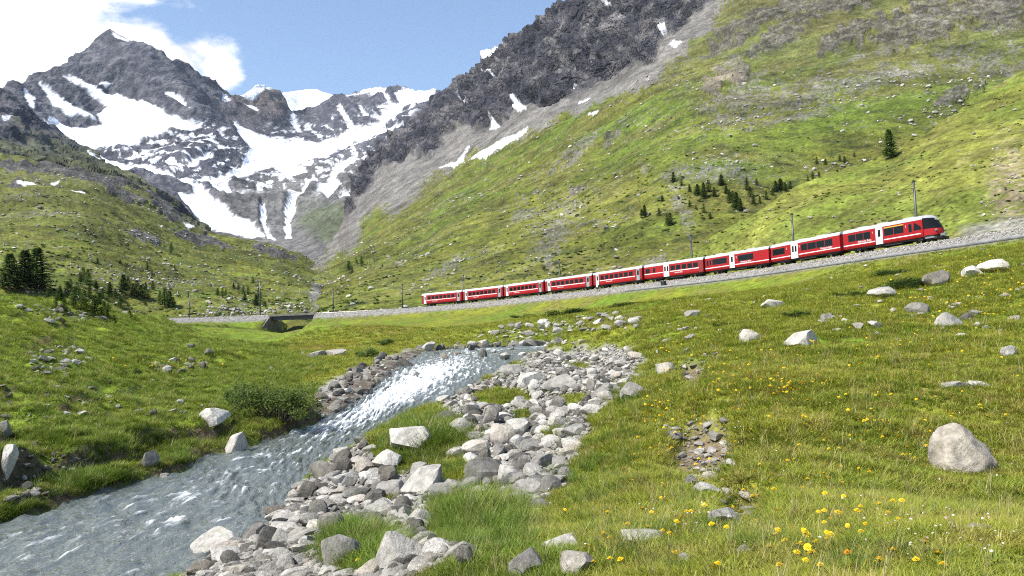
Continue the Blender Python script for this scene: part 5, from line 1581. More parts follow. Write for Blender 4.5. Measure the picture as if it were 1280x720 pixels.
FH = flower_head(MAT['petal']); FHO = flower_head(MAT['petal_o'])
CUPM = MB().tube((0, 0, -.35), (0, 0, .02), .16, .34, 8).mesh('flower_cup'); CUPM.materials.append(MAT['stem'])
STM = MB().tube((0, 0, -.03), (0, 0, 1), .5, .38, 5).mesh('stem'); STM.materials.append(MAT['stem'])
FL = [(1026, 712), (1146, 699), (1157, 678), (1117, 687), (962, 684), (1021, 677), (1001, 680), (982, 675), (1077, 665), (1039, 668), (1072, 638), (1048, 640), (1117, 626), (1128, 625), (1105, 623), (1031, 638), (968, 611), (941, 620), (930, 612), (916, 633), (904, 634), (881, 631), (864, 639), (846, 651), (845, 691), (1173, 692), (1146, 546), (1135, 559), (1159, 557), (1130, 568), (1081, 526), (1112, 527), (1091, 521), (1192, 517), (980, 490), (968, 492), (990, 486), (1005, 520), (962, 520), (1010, 500),
      (707, 637), (755, 667), (762, 672), (811, 658), (829, 663), (847, 652), (804, 636), (791, 601), (827, 622), (838, 667), (763, 698), (776, 699), (737, 682), (742, 702), (453, 684), (442, 691), (447, 700), (975, 706), (1008, 700), (997, 690), (1015, 690), (890, 655), (924, 640), (1060, 690), (1100, 700), (1180, 708), (1010, 668), (970, 668), (1275, 490), (1235, 520), (880, 600), (870, 580), (905, 600), (950, 580), (840, 560), (860, 545), (1050, 560), (1000, 556), (920, 552), (985, 575), (1088, 590), (760, 640), (785, 655), (815, 640)]
for i, (px, py) in enumerate(FL):
    h = hit(px, min(py + 14, 719), [meadow])
    if h is None:
        continue
    p = h[0]
    tgt = unproj(px, py, p.y)
    sh = max(.05, min(.22, tgt[2] - p.z))
    rad = .026 * random.uniform(.8, 1.2) * (1 + .25 * max(0, p.y - 5) / 5)
    if px > 1040:
        lab, grp = 'yellow dandelion-like flower on a thin stem in the boulder meadow', 'yellow flowers of the boulder meadow'
    elif px > 860:
        lab, grp = 'yellow dandelion-like flower beside the eroded meadow scar', 'yellow flowers beside the scar'
    else:
        lab, grp = 'yellow dandelion-like flower in the long grass at the bar edge', 'yellow flowers in the long grass'
    if i == 63:
        lab = 'single orange flower among the yellow ones in the meadow'; grp = None
    o = thing('meadow_flower', lab, 'flower', p, (0, 0, random.uniform(0, 6.28)), grp)
    st = link('stem', STM, None, o); st.scale = (.0035, .0035, sh)
    tl = random.uniform(-.3, .35), random.uniform(-.3, .3)
    fh = link('flower_head', FHO if i == 63 else FH, None, o); fh.location = (0, 0, sh); fh.scale = (rad,) * 3; fh.rotation_euler = (tl[0], tl[1], 0)
    cu = link('flower_cup', CUPM, None, fh)
# far and tiny blossoms, uncountable
rg = np.random.default_rng(14)


def blossoms(name, mats, zones, rad, label):
    pts = []
    for (cx, cy, a, b_, cnt) in zones:
        for k in range(cnt):
            h = hit(cx + a * rg.normal(0, .5), cy + b_ * rg.normal(0, .5), [meadow])
            if h and h[0].y < 75 and psd(np.array([h[0].x]), np.array([h[0].y]), RIVER)[0] > .3:
                pts.append((h[0].x, h[0].y, h[0].z + .07 + .05 * rg.uniform() + .004 * h[0].y))
    pts = np.array(pts); n = len(pts)
    s_ = rad * rg.uniform(.7, 1.3, n) * (1 + pts[:, 1] / 16)
    scatter(name, pts, np.stack([rg.normal(0, .35, n), rg.normal(0, .35, n), rg.uniform(0, 6.28, n)], 1), np.repeat(s_[:, None], 3, 1), rg.integers(0, len(mats), n), mats, kind='stuff', label=label, category='flowers')


blossoms('yellow_blossoms', [FH], [(980, 490, 60, 14, 40), (1120, 530, 120, 40, 30), (900, 480, 60, 40, 30), (1180, 380, 120, 50, 120), (1240, 360, 60, 50, 90), (1020, 560, 160, 60, 40), (830, 520, 50, 60, 50), (960, 440, 120, 40, 50), (1000, 650, 200, 60, 30), (850, 440, 40, 40, 40), (1060, 680, 90, 30, 14), (1120, 450, 150, 40, 60), (200, 460, 60, 12, 30)], .015, 'scattered tiny yellow blossoms over the meadow')
WB = [flower_head(MAT['white_petal'], 2, 8), flower_head(MAT['white_petal'], 2, 7), flower_head(MAT['pink_petal'], 2, 8)]
blossoms('pale_blossoms', WB, [(900, 540, 60, 40, 70), (1080, 600, 260, 90, 110), (880, 660, 80, 40, 50), (1200, 690, 120, 40, 60), (1120, 670, 40, 30, 10), (700, 640, 60, 60, 20)], .006, 'scattered tiny white and pink blossoms in the turf')

# ================================================================ RAILWAY
MAT['ballast'] = terrain_mat('track_ballast', (1.5, 6.0), 7.0, .16, (.5, 1.5))
MAT['steel'] = plain_mat('rail_steel', (.30, .27, .25), .35, .9, noise=3, var=.2)
MAT['concrete'] = plain_mat('grey_concrete', (.46, .45, .43), .85, noise=1.2, var=.25, bumpv=.02, spec=.2)
MAT['trough'] = plain_mat('trough_concrete', (.20, .20, .20), .7, noise=1.2, var=.3, bumpv=.02, spec=.3)
MAT['concrete_old'] = plain_mat('old_stone_concrete', (.17, .155, .135), .9, noise=.9, var=.35, bumpv=.05, spec=.2)
MAT['darksteel'] = plain_mat('dark_steel', (.045, .045, .05), .55, .5, noise=2, var=.3)
MAT['galv'] = plain_mat('galvanised_steel', (.10, .105, .11), .5, .6, noise=2, var=.25)
MAT['sleeper'] = plain_mat('sleeper', (.10, .085, .07), .9, noise=4, var=.3)
MAT['insul'] = plain_mat('insulator', (.20, .09, .06), .3)
TL = resample(TRK, 700)
TN = np.gradient(TL, axis=0); TN /= np.linalg.norm(TN, axis=1)[:, None]
NRM = np.stack([TN[:, 1], -TN[:, 0]], 1)
# make NRM point to the camera side
if np.mean((NRM * -TL).sum(1)) < 0:
    NRM = -NRM


BRL = float(np.linalg.norm(BR_B - BR_A)); BRD = (BR_B - BR_A) / BRL


def sweep(name, prof, mat, line=TL, nrm=NRM, rough=0.0, parent=None, cols=None, closed=True, z=TRACK_Z, **props):
    """profile of (offset to the camera side, height) swept along the track"""
    n, m = len(line), len(prof)
    V = np.zeros((n, m, 3))
    for j, (o_, h_) in enumerate(prof):
        V[:, j, :2] = line + nrm * o_; V[:, j, 2] = z + h_
    if rough:
        V = V + rough * np.stack([fbm3(V / .9, 3), fbm3(V / .9 + 9, 3), fbm3(V / .9 + 5, 3)], -1)
    if name == 'ballast_bed':
        al = (V[:, :, 0] - BR_A[0]) * BRD[0] + (V[:, :, 1] - BR_A[1]) * BRD[1]; la = (V[:, :, 0] - BR_A[0]) * -BRD[1] + (V[:, :, 1] - BR_A[1]) * BRD[0]
        g = (al > -.3) & (al < BRL + .3) & (np.abs(la) < 12)
        lc = np.clip(la, -1.9, 1.9)
        V[:, :, 0] = np.where(g, BR_A[0] + al * BRD[0] - lc * BRD[1], V[:, :, 0]); V[:, :, 1] = np.where(g, BR_A[1] + al * BRD[1] + lc * BRD[0], V[:, :, 1]); V[:, :, 2] = np.where(g, np.maximum(V[:, :, 2], z - .29), V[:, :, 2])
    if closed:
        V = np.concatenate([V, V[:, :1]], 1)
    f = grid_faces(n, V.shape[1])
    me = np_mesh(name, V, f, not closed, cols if cols is None else np.broadcast_to(np.array(cols), V.shape))
    return link(name, me, mat, parent, **props)


TLf = resample(TRK, 2600)
TNf = np.gradient(TLf, axis=0); TNf /= np.linalg.norm(TNf, axis=1)[:, None]; NRMf = np.stack([TNf[:, 1], -TNf[:, 0]], 1)
if np.mean((NRMf * -TLf).sum(1)) < 0:
    NRMf = -NRMf
sweep('ballast_bed', [(-3.4, -1.3), (-2.6, -.75), (-2.0, -.32), (-1.6, -.22), (-.8, -.2), (0, -.2), (.8, -.2), (1.5, -.22), (1.9, -.28), (2.4, -.55), (2.9, -.85), (3.4, -1.1), (3.9, -1.4), (4.3, -1.75)], MAT['ballast'], TLf, NRMf, .16, None, (.235, .225, .21), False, kind='structure')
trk = thing('railway_track', 'metre gauge railway track with steel rails running along the grassy bank', 'railway track', (TL[350][0], TL[350][1], TRACK_Z))
trk_inv = Matrix.Translation((-TL[350][0], -TL[350][1], -TRACK_Z))
for o_ in (-.53, .53):
    r_ = sweep('rail', [(o_ - .06, -.14), (o_ + .06, -.14), (o_ + .035, 0), (o_ - .035, 0)], MAT['steel'], parent=trk)
    r_.matrix_parent_inverse = trk_inv
slm = MB()
for k in range(0, len(TLf), 6):
    c0 = TLf[k]; d0 = TNf[k]; n0 = NRMf[k]
    q = [c0 + n0 * a + d0 * b for a, b in ((-.95, -.12), (.95, -.12), (.95, .12), (-.95, .12))]
    slm.add([(p[0], p[1], TRACK_Z - .26) for p in q] + [(p[0], p[1], TRACK_Z - .13) for p in q], [(3, 2, 1, 0), (4, 5, 6, 7), (0, 1, 5, 4), (1, 2, 6, 5), (2, 3, 7, 6), (3, 0, 4, 7)])
s_ = slm.build('sleepers', MAT['sleeper'], trk, kind='stuff'); s_.matrix_parent_inverse = trk_inv
# cable trough: pale concrete channel at the foot of the ballast
sel = TL[:, 1] < 168
trough = sweep('cable_trough', [(4.15, -1.75), (4.15, -1.30), (4.5, -1.30), (4.5, -1.75)], MAT['trough'], TL[sel], NRM[sel])
trough['label'] = 'long pale concrete cable trough along the foot of the ballast'; trough['category'] = 'cable trough'

# ballast stones: loose top layer, uncountable
rg = np.random.default_rng(61)
N = 16000
ki = rg.integers(0, len(TLf), N); ki = np.minimum(ki, (len(TLf) * rg.uniform(0, 1, N) ** 1.5).astype(int))
of = rg.uniform(.7, 4.2, N)
hh_ = np.interp(of, [.7, 1.5, 1.9, 2.4, 2.9, 3.4, 3.9, 4.3], [-.2, -.22, -.28, -.55, -.85, -1.1, -1.4, -1.75])
Pb = np.concatenate([TLf[ki] + NRMf[ki] * of[:, None], (TRACK_Z + hh_)[:, None]], 1)
_al = (Pb[:, :2] - BR_A) @ BRD; _la = np.abs((Pb[:, 0] - BR_A[0]) * -BRD[1] + (Pb[:, 1] - BR_A[1]) * BRD[0])
Pb = Pb[~((_al > -.5) & (_al < BRL + .5) & (_la < 12))]; N = len(Pb)
scatter('ballast_stones', Pb, rg.uniform(0, 6.28, (N, 3)), rg.uniform(.10, .30, (N, 1)) * np.ones((1, 3)), rg.integers(0, 5, N), LOWP, kind='stuff', label='loose grey ballast stones on the shoulder of the track', category='stones')

# ---- masts
def mast(px, hm, label, off=-2.6, lean=0.0, d=None):
    # find the track point seen at this px
    P3 = np.concatenate([TL + NRM * off, np.full((len(TL), 1), TRACK_Z)], 1)
    qx, qy = project(P3)
    ok = P3[:, 1] > 60
    k = int(np.argmin(np.where(ok, np.abs(qx - px), 1e9)))
    p = P3[k]; ang = math.atan2(NRM[k][1], NRM[k][0])
    o = thing('catenary_mast', label, 'catenary mast', (p[0], p[1], TRACK_Z - .45), (0, lean, ang), 'catenary masts along the railway')
    b = MB().tube((0, 0, 0), (0, 0, hm), .20, .15, 10); b.build('pole', MAT['galv'], o, smooth=True)
    MB().box(-.38, .38, -.38, .38, -.5, .12).build('footing', MAT['concrete'], o)
    s = 1 if off < 0 else -1
    br = MB().tube((0, 0, hm - 1.0), (s * 2.4, 0, hm - 1.25), .035, .03, 6).tube((0, 0, hm - .25), (s * 2.1, 0, hm - 1.2), .025, .02, 6); br.build('bracket', MAT['darksteel'], o)
    ins = MB()
    for z2 in (.28, .36, .44):
        ins.tube((s * z2, 0, hm - 1.03 - .1 * z2), (s * (z2 + .03), 0, hm - 1.033 - .1 * z2), .10, .10, 10)
    ins.build('insulator', MAT['insul'], o)
    MB().box(-.22, .22, -.12, .12, hm - .05, hm + .12).tube((0, -.5, hm - .12), (0, .5, hm - .12), .05, .05, 6).build('head_cap', MAT['darksteel'], o)
    return o


for (px, h_, off, lab) in [(1147, 9.8, -2.8, 'steel catenary mast standing behind the front cab of the train'), (995, 9.4, -2.8, 'steel catenary mast behind the second front car of the train'), (866, 9.2, -2.8, 'steel catenary mast behind the coach with the white double door'), (700, 9.0, -2.8, 'steel catenary mast behind the middle coaches'), (581, 8.6, -2.8, 'steel catenary mast behind the joint of the last two coaches'), (504, 7.8, -2.8, 'thin catenary mast just beyond the tail of the train'), (416, 7.8, -2.8, 'thin catenary mast at the near side of the bridge end'), (326, 12.4, -2.8, 'tall dark catenary mast left of the railway bridge'), (238, 8.6, -2.8, 'thin catenary mast far down the empty track')]:
    mast(px, h_, lab, off, random.uniform(-.015, .015))

# ---- bridge
br_ax = (BR_B - BR_A); br_len = np.linalg.norm(br_ax); br_ang = math.atan2(br_ax[1], br_ax[0]); br_mid = (BR_A + BR_B) / 2
bo = thing('railway_bridge', 'short railway bridge of dark girders on pale stone abutments over the stream', 'bridge', (br_mid[0], br_mid[1], TRACK_Z), (0, 0, br_ang))
# local x runs along the bridge away from BR_A; the camera is on local +y
hl = br_len / 2
MB().box(-hl - .8, hl + .8, -2.1, 2.1, -.62, -.30).build('deck', MAT['concrete_old'], bo)
for y0 in (-1.6, 1.3):
    MB().box(-hl, hl, y0, y0 + .28, -1.75, -.62).build('girder', MAT['darksteel'], bo)
for y0 in (-2.1, 1.98):
    MB().box(-hl - .8, hl + .8, y0, y0 + .12, -.298, .02).build('parapet', MAT['concrete_old'], bo)
for sx_ in (-1, 1):
    xa, xb = sorted((sx_ * hl, sx_ * (hl + 1.1)))
    MB().box(xa, xb, -2.4, 2.3, -7.2, -.63).build('abutment', MAT['concrete_old'], bo)
# sloping wing wall towards the camera on the far end
MB().add([(hl + .1, 2.31, -.66), (hl + 1.0, 2.31, -.66), (hl + 1.0, 9.5, -5.2), (hl + .1, 9.5, -5.2), (hl + .1, 2.31, -7), (hl + 1.0, 2.31, -7), (hl + 1.0, 9.5, -7), (hl + .1, 9.5, -7)],
         [(0, 1, 2, 3), (7, 6, 5, 4), (0, 3, 7, 4), (1, 5, 6, 2), (0, 4, 5, 1), (3, 2, 6, 7)]).build('wing_wall', MAT['concrete_old'], bo)
MB().add([(-hl - .1, 2.31, -.66), (-hl - 1.0, 2.31, -.66), (-hl - 1.0, 4.6, -3.2), (-hl - .1, 4.6, -3.2), (-hl - .1, 2.31, -7), (-hl - 1.0, 2.31, -7), (-hl - 1.0, 4.6, -7), (-hl - .1, 4.6, -7)],
         [(0, 1, 2, 3), (7, 6, 5, 4), (0, 3, 7, 4), (1, 5, 6, 2), (0, 4, 5, 1), (3, 2, 6, 7)]).build('wing_wall', MAT['concrete_old'], bo)

# ---- small trackside things
def at_track(px, off):
    P3 = np.concatenate([TL + NRM * off, np.full((len(TL), 1), TRACK_Z)], 1)
    qx, qy = project(P3); k = int(np.argmin(np.where(P3[:, 1] > 60, np.abs(qx - px), 1e9)))
    return P3[k], math.atan2(NRM[k][1], NRM[k][0])


MAT['white'] = plain_mat('white_paint', (.78, .78, .76), .5, noise=2, var=.06)
MAT['black'] = plain_mat('black_paint', (.015, .015, .017), .5)
MAT['lens'] = plain_mat('dull_lens', (.25, .24, .2), .2)
p, an = at_track(747, 3.0)
o = thing('dwarf_signal', 'small black and white dwarf signal on the ballast beside the middle coaches', 'signal', (p[0], p[1], TRACK_Z - 1.0), (0, 0, an))
MB().tube((0, 0, -.3), (0, 0, .8), .07, .07, 8).build('post', MAT['galv'], o)
MB().box(-.12, .12, -.45, .45, .75, 1.55).build('signal_box', MAT['black'], o, bevel=.03)
MB().box(.122, .14, -.30, .30, 1.2, 1.48).build('white_panel', MAT['white'], o)
for y0 in (-.22, .22):
    MB().tube((.122, y0, .98), (.17, y0, .98), .09, .09, 10).build('lens', MAT['lens'], o)
MB().box(-.25, .25, -.3, .3, -.4, 0).build('footing', MAT['concrete'], o)
p, an = at_track(830, 3.9)
o = thing('equipment_box', 'dark trackside equipment box at the ballast foot below the white-door coach', 'cabinet', (p[0], p[1], TRACK_Z - 1.45), (0, 0, an))
MB().box(-.3, .3, -.5, .5, 0, .95).build('housing', MAT['black'], o, bevel=.03)
MB().box(-.36, .36, -.56, .56, .952, 1.03).build('lid', MAT['darksteel'], o)
MB().box(-.25, .25, -.4, .4, -.4, -.002).build('base', MAT['concrete'], o)
# ================================================================ THE TRAIN
MAT['red'] = plain_mat('red_paint', (.33, .007, .010), .45, noise=.6, var=.10, spec=.35)
MAT['darkred'] = plain_mat('weathered_red_paint', (.20, .020, .020), .5, noise=2, var=.2)
MAT['roofw'] = plain_mat('white_roof', (.55, .54, .52), .6, noise=.8, var=.10)
MAT['roofg'] = plain_mat('grey_roof', (.36, .37, .38), .5, noise=1.2, var=.15)
MAT['glass'] = plain_mat('dark_window_glass', (.008, .009, .010), .12, spec=.15)
MAT['frame'] = plain_mat('dark_window_frame', (.03, .03, .032), .4)
MAT['under'] = plain_mat('underframe_grime', (.030, .027, .025), .8, noise=3, var=.3)
MAT['stripe'] = plain_mat('white_stripe', (.80, .79, .77), .45)
MAT['yellow'] = plain_mat('yellow_band', (.80, .42, .03), .45)
MAT['rubber'] = plain_mat('black_bellows', (.014, .014, .015), .9)
MAT['grey_door'] = plain_mat('grey_door', (.30, .29, .29), .45, noise=1, var=.1)
MAT['metal'] = plain_mat('buffer_metal', (.35, .35, .36), .4, .7)
LEN = 16.2
HW = 1.33


def body_prof(z0=.72, z1=3.22, hw=HW):
    return [(-hw + .10, z0), (-hw, z0 + .28), (-hw, z1 - .25), (-hw + .06, z1), (hw - .06, z1), (hw, z1 - .25), (hw, z0 + .28), (hw - .10, z0)]


def roof_prof(z1=3.222, hw=HW):
    pts = []
    for k in range(11):
        a = math.pi * k / 10
        pts.append((math.cos(a) * (hw + .02), z1 + math.sin(a) ** .8 * .50))
    return [(hw + .02, z1 - .14)] + pts + [(-hw - .02, z1 - .14), (-hw + .08, z1 - .0), (hw - .08, z1 - .0)]


def text_mesh(txt, size):
    cu = bpy.data.curves.new('lettering', 'FONT'); cu.body = txt; cu.size = size; cu.align_x = 'CENTER'; cu.align_y = 'CENTER'; cu.extrude = .004
    o = bpy.data.objects.new('lettering_tmp', cu); col.objects.link(o)
    dg = bpy.context.evaluated_depsgraph_get()
    me = bpy.data.meshes.new_from_object(o.evaluated_get(dg)); bpy.data.objects.remove(o); me.name = 'lettering'
    me.materials.append(MAT['stripe'])
    return me


TXT = text_mesh('Rhätische Bahn', .42); TXT1 = text_mesh('1', .42); TXT2 = text_mesh('2', .42); TXTS = text_mesh('Rhätische Bahn', .36)


def bogie(par, x):
    b = link('bogie', MB().box(x - 1.35, x + 1.35, -.95, .95, .42, .70).box(x - .35, x + .35, -1.02, 1.02, .30, .60).mesh('bogie', .03), MAT['under'], par)
    for dx in (-.85, .85):
        for s in (-1, 1):
            MB().tube((x + dx, s * .47, .36), (x + dx, s * .60, .36), .36, .36, 14).build('wheel', MAT['under'], b)
    return b


def window(par, x0, x1, z0, z1, s, mat='glass'):
    """framed dark pane on side s (+1 the camera side)"""
    w = MB().box(x0, x1, *sorted((s * (HW - .03), s * (HW + .012))), z0, z1).build('window', MAT['frame'], par)
    MB().box(x0 + .05, x1 - .05, *sorted((s * (HW + .0125), s * (HW + .018))), z0 + .05, z1 - .05).build('pane', MAT[mat], w)
    return w


def door(par, x0, x1, s, mat, panes):
    d = MB().box(x0, x1, *sorted((s * (HW - .05), s * (HW + .016))), .70, 3.05).build('door', MAT[mat], par)
    for a, b in panes:
        MB().box(x0 + a, x0 + b, *sorted((s * (HW + .0165), s * (HW + .022))), 1.75, 2.75).build('door_window', MAT['glass'], d)
    MB().box(x0 - .02, x0 + .02, *sorted((s * (HW + .0), s * (HW + .02))), .72, 3.0).build('door_seam', MAT['frame'], d)
    return d


def text(par, me, x, z, s):
    o = link('lettering', me, None, par)
    o.location = (x, s * (HW + .018), z)
    o.rotation_euler = (math.pi / 2, 0, 0 if s < 0 else math.pi)
    return o


# local frame: x along the coach towards the tail end of the train -> the camera sees side y = +1 ; front of train at -x
def coach(label, style, group):
    o = thing('railway_coach' if style in ('ew', 'bag') else 'railcar', label, 'train coach' if style in ('ew', 'bag') else 'railcar', (0, 0, 0), (0, 0, 0), group)
    L = LEN / 2
    fx = lambda f: L - f * LEN          # fraction from the tail end (picture left) to the head end
    x_end = -L
    if style == 'head':
        x_end = -L + 1.9
    MB().prism_x(body_prof(), x_end, L).build('body', MAT['red'], o)
    MB().prism_x(roof_prof(), x_end - .03, L + .03).build('roof', MAT['roofw'], o, smooth=False)
    MB().box(x_end + .4, L - .4, -1.05, 1.05, .50, .718).box(-2.4, 2.4, -1.0, 1.0, .34, .499).build('underframe', MAT['under'], o)
    bogie(o, -L + 2.6); bogie(o, L - 2.6)
    for e in (-1, 1):
        if style == 'head' and e < 0:
            continue
        MB().box(*sorted((e * (L + .002), e * (L + .42))), -.75, .75, .95, 3.05).build('gangway', MAT['rubber'], o)
    for s in (1, -1):
        if style == 'ew':
            # recessed end doors in darker red, seven windows, white line below them
            MB().box(fx(.135), fx(.02), *sorted((s * (HW - .02), s * (HW + .006))), .80, 3.0).build('end_panel', MAT['darkred'], o)
            MB().box(fx(.985), fx(.865), *sorted((s * (HW - .02), s * (HW + .006))), .80, 3.0).build('end_panel', MAT['darkred'], o)
            door(o, fx(.115), fx(.055), s, 'white', [(.2, .75)])
            door(o, fx(.955), fx(.895), s, 'grey_door', [(.2, .75)])
            for k in range(7):
                a = .155 + k * .099
                window(o, fx(a + .074), fx(a), 1.80, 2.72, s)
            MB().box(fx(.865), fx(.135), *sorted((s * (HW + .001), s * (HW + .009))), 1.56, 1.70).build('stripe', MAT['stripe'], o)
            text(o, TXTS, fx(.34), 1.28, s)
        elif style == 'bag':
            MB().box(fx(.995), fx(.93), *sorted((s * (HW - .02), s * (HW + .006))), .80, 3.0).build('end_panel', MAT['darkred'], o)
            for (a, b) in [(.02, .10), (.155, .20)]:
                window(o, fx(b), fx(a), 1.80, 2.72, s)
            d = door(o, fx(.44), fx(.345), s, 'white', [(.16, .62), (.90, 1.36)])
            for k in range(5):
                a = .465 + k * .094
                window(o, fx(a + .075), fx(a), 1.80, 2.72, s)
            for (a, b) in [(.0, .335), (.45, .93)]:
                MB().box(fx(b), fx(a), *sorted((s * (HW + .001), s * (HW + .009))), 1.56, 1.70).build('stripe', MAT['stripe'], o)
            text(o, TXTS, fx(.60), 1.28, s)
        elif style == 'rear':
            window(o, fx(.36), fx(.12), 1.72, 2.78, s); window(o, fx(.775), fx(.54), 1.72, 2.78, s)
            window(o, fx(.055), fx(.02), 1.62, 2.78, s); window(o, fx(.10), fx(.07), 1.72, 2.70, s)
            door(o, fx(.485), fx(.405), s, 'white', [(.42, .90)])
            for (a, b) in [(.0, .395), (.495, 1.0)]:
                MB().box(fx(b), fx(a), *sorted((s * (HW + .001), s * (HW + .009))), 1.16, 1.29).build('stripe', MAT['stripe'], o)
            text(o, TXT, fx(.66), 1.52, s); text(o, TXT2, fx(.515), 2.5, s)
        elif style == 'mid':
            window(o, fx(.22), fx(.025), 1.72, 2.78, s)
            for (a, b) in [(.465, .555), (.56, .68), (.685, .80), (.805, .905)]:
                window(o, fx(b), fx(a), 1.72, 2.78, s)
            door(o, fx(.42), fx(.315), s, 'white', [(.30, .74), (.98, 1.42)])
            for (a, b) in [(.0, .305), (.43, 1.0)]:
                MB().box(fx(b), fx(a), *sorted((s * (HW + .001), s * (HW + .009))), 1.16, 1.29).build('stripe', MAT['stripe'], o)
            text(o, TXT, fx(.82), 1.52, s); text(o, TXT2, fx(.25), 2.5, s); text(o, TXT2, fx(.442), 2.5, s)
        else:
            for (a, b) in [(.06, .15), (.154, .24), (.244, .325)]:
                window(o, fx(b), fx(a), 1.72, 2.78, s)
            for (a, b) in [(.48, .58), (.584, .69)]:
                window(o, fx(b), fx(a), 1.72, 2.78, s)
            MB().box(fx(.69), fx(.48), *sorted((s * (HW + .001), s * (HW + .010))), 2.80, 2.92).build('class_band', MAT['yellow'], o)
            door(o, fx(.465), fx(.385), s, 'white', [(.40, .88)])
            window(o, fx(.775), fx(.74), 1.62, 2.75, s)
            # cab side glazing with raked front edge
            y0, y1 = sorted((s * (HW - .02), s * (HW + .014)))
            MB().add([(fx(.79), y0, 1.75), (fx(.872), y0, 1.75), (fx(.862), y0, 2.2), (fx(.80), y0, 2.85), (fx(.79), y1, 1.75), (fx(.872), y1, 1.75), (fx(.862), y1, 2.2), (fx(.80), y1, 2.85)],
                     [(0, 1, 2, 3), (4, 5, 6, 7), (0, 1, 5, 4), (1, 2, 6, 5), (2, 3, 7, 6), (3, 0, 4, 7)]).build('cab_window', MAT['glass'], o)
            for (a, b) in [(.0, .375), (.475, .86)]:
                MB().box(fx(b), fx(a), *sorted((s * (HW + .001), s * (HW + .009))), 1.16, 1.29).build('stripe', MAT['stripe'], o)
            text(o, TXT, fx(.255), 1.52, s); text(o, TXT1, fx(.35), 2.5, s); text(o, TXT1, fx(.715), 2.5, s)
    # roof gear
    if style in ('rear', 'mid', 'head'):
        for f in (.18, .42, .7):
            MB().box(fx(f) - .9, fx(f) + .9, -.55, .55, 3.66, 3.82).build('roof_box', MAT['roofg'], o, bevel=.04)
    if style == 'bag':
        MB().box(fx(.42) - .2, fx(.42) + .2, -.5, .5, 3.66, 3.90).build('roof_vent', MAT['under'], o)
    if style == 'head':
        nose(o, x_end)
    return o


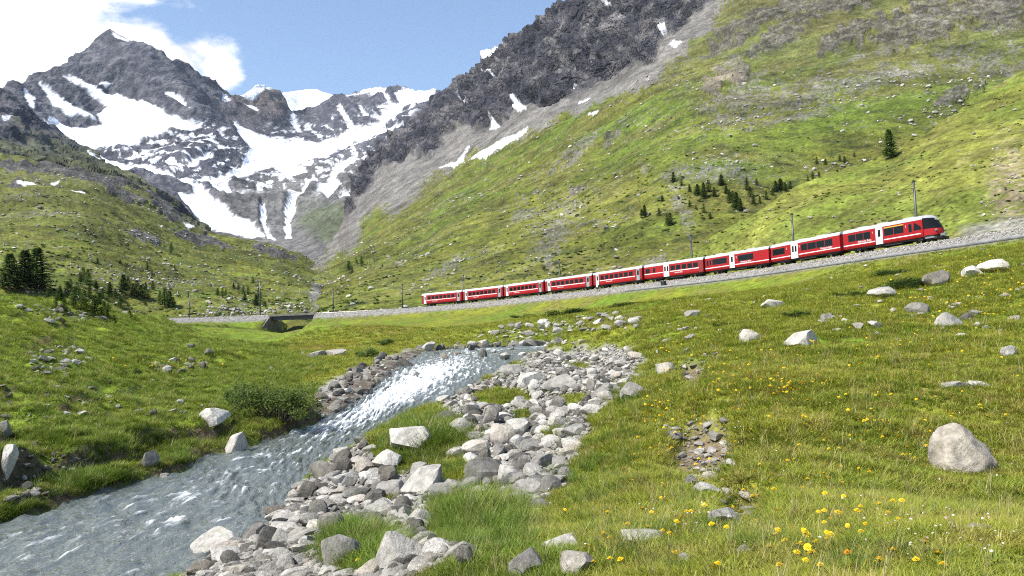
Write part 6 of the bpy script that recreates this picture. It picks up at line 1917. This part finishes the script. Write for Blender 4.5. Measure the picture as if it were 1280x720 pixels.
def nose(o, x0):
    """rounded raked cab front: sections of the car body pulled forward, split in red, glass, black"""
    prof = [(0.0, .62), (1.55, .62), (1.78, .85), (1.85, 1.25), (1.80, 1.72), (1.62, 2.05), (1.10, 2.78), (.72, 3.22), (.40, 3.52), (0.0, 3.70)]
    n = 9
    rows = []
    for j, (dx, z) in enumerate(prof):
        row = []
        for i in range(n):
            q = -1 + 2 * i / (n - 1)
            hw = HW if z < 3.1 else HW * math.sqrt(max(.06, 1 - ((z - 3.1) / .66) ** 2))
            curve = 1 - abs(q) ** 2.6 * .62
            row.append((x0 - dx * (curve if dx > 0 else 1), q * hw * (1 - .10 * (dx / 1.85)), z))
        rows.append(row)
    def part(j0, j1, name, mat, sm=True):
        m = MB(); v = []; f = []
        for j in range(j0, j1 + 1):
            v += rows[j]
        for j in range(j1 - j0):
            for i in range(n - 1):
                f.append((j * n + i, j * n + i + 1, (j + 1) * n + i + 1, (j + 1) * n + i))
        # close with the cab bulkhead sides
        b = len(v)
        for j in range(j0, j1 + 1):
            dx, z = prof[j]; hw = rows[j][-1][1]
            v.append((x0, -hw, z)); v.append((x0, hw, z))
        for j in range(j1 - j0):
            f.append((j * n, (j + 1) * n, b + 2 * (j + 1), b + 2 * j)); f.append((j * n + n - 1, b + 2 * j + 1, b + 2 * (j + 1) + 1, (j + 1) * n + n - 1))
        m.add(v, f)
        return m.build(name, mat, o, smooth=sm)
    part(0, 2, 'front_skirt', MAT['black']); part(2, 4, 'nose_panel', MAT['red']); part(4, 7, 'windscreen', MAT['glass']); part(7, 9, 'cab_roof', MAT['roofg'])
    for s in (-1, 1):
        MB().tube((x0 - 1.55, s * .78, 1.45), (x0 - 1.80, s * .78, 1.45), .13, .12, 12).build('headlight', MAT['lens'], o)
    MB().tube((x0 - 1.6, 0, 3.0 - .15), (x0 - .9, 0, 3.0), .10, .12, 10).build('headlight', MAT['lens'], o)
    MB().box(x0 - 2.35, x0 - 1.6, -.22, .22, .62, .98).build('coupler', MAT['metal'], o, bevel=.04)
    MB().box(x0 - 1.95, x0 - .9, -1.15, 1.15, .22, .60).build('snow_plough', MAT['under'], o, bevel=.05)
    for s in (-1, 1):
        MB().box(x0 - 1.72, x0 - .3, *sorted((s * 1.0, s * 1.30)), .40, .615).build('step', MAT['metal'], o)


protos = {}
JO = TRACK[3:13]                                        # joints of the nine vehicles, head first
STY = ['head', 'mid', 'rear', 'bag', 'ew', 'ew', 'ew', 'ew', 'ew']
LAB = ['red front railcar with black raked cab windscreen and yellow band over a window', 'red middle railcar with a white double door and four joined windows', 'red rear railcar of the front unit with a single white door near its middle', 'red coach with a white double door near its middle and two small windows',
       'red coach with white roof coupled behind the white-door coach', 'red coach with white roof, second behind the white-door coach', 'red coach with white roof, third behind the white-door coach', 'red coach with white roof, next to last of the train', 'red coach with white roof at the tail of the train']


def copy_tree(src, parent=None):
    c_ = src.copy(); col.objects.link(c_); c_.parent = parent
    for ch in src.children:
        copy_tree(ch, c_)
    return c_


for k in range(9):
    st = STY[k]
    if st not in protos:
        o = coach(LAB[k], st, 'vehicles of the red train'); protos[st] = o
        bpy.context.view_layer.update()
    else:
        o = copy_tree(protos[st]); o['label'] = LAB[k]
    a, b = JO[k], JO[k + 1]
    mid = (a + b) / 2; d = b - a
    ln = np.linalg.norm(d)
    o.location = (mid[0], mid[1], TRACK_Z)
    ang = math.atan2(d[1], d[0])
    # local +x points to the tail; local +y must face the camera
    o.rotation_euler = (0, 0, ang)
    o.scale = (ln / (LEN + .75), 1, 1)

# ================================================================ AIR
haze_me = MB().box(-9000, 9000, -300, 11000, -12, 3100).mesh('haze')
hm_ = bpy.data.materials.new('mountain_air'); hm_.use_nodes = True
ht = hm_.node_tree; ht.nodes.clear()
ho = nn(ht, 'ShaderNodeOutputMaterial'); hv = nn(ht, 'ShaderNodeVolumePrincipled')
hv.inputs['Color'].default_value = (.72, .84, 1.0, 1); hv.inputs['Density'].default_value = 1.7e-5; hv.inputs['Anisotropy'].default_value = .1
ht.links.new(hv.outputs[0], ho.inputs['Volume'])
haze = link('haze', haze_me, hm_, kind='stuff')
haze['label'] = 'thin bluish mountain air over the valley'; haze['category'] = 'haze'
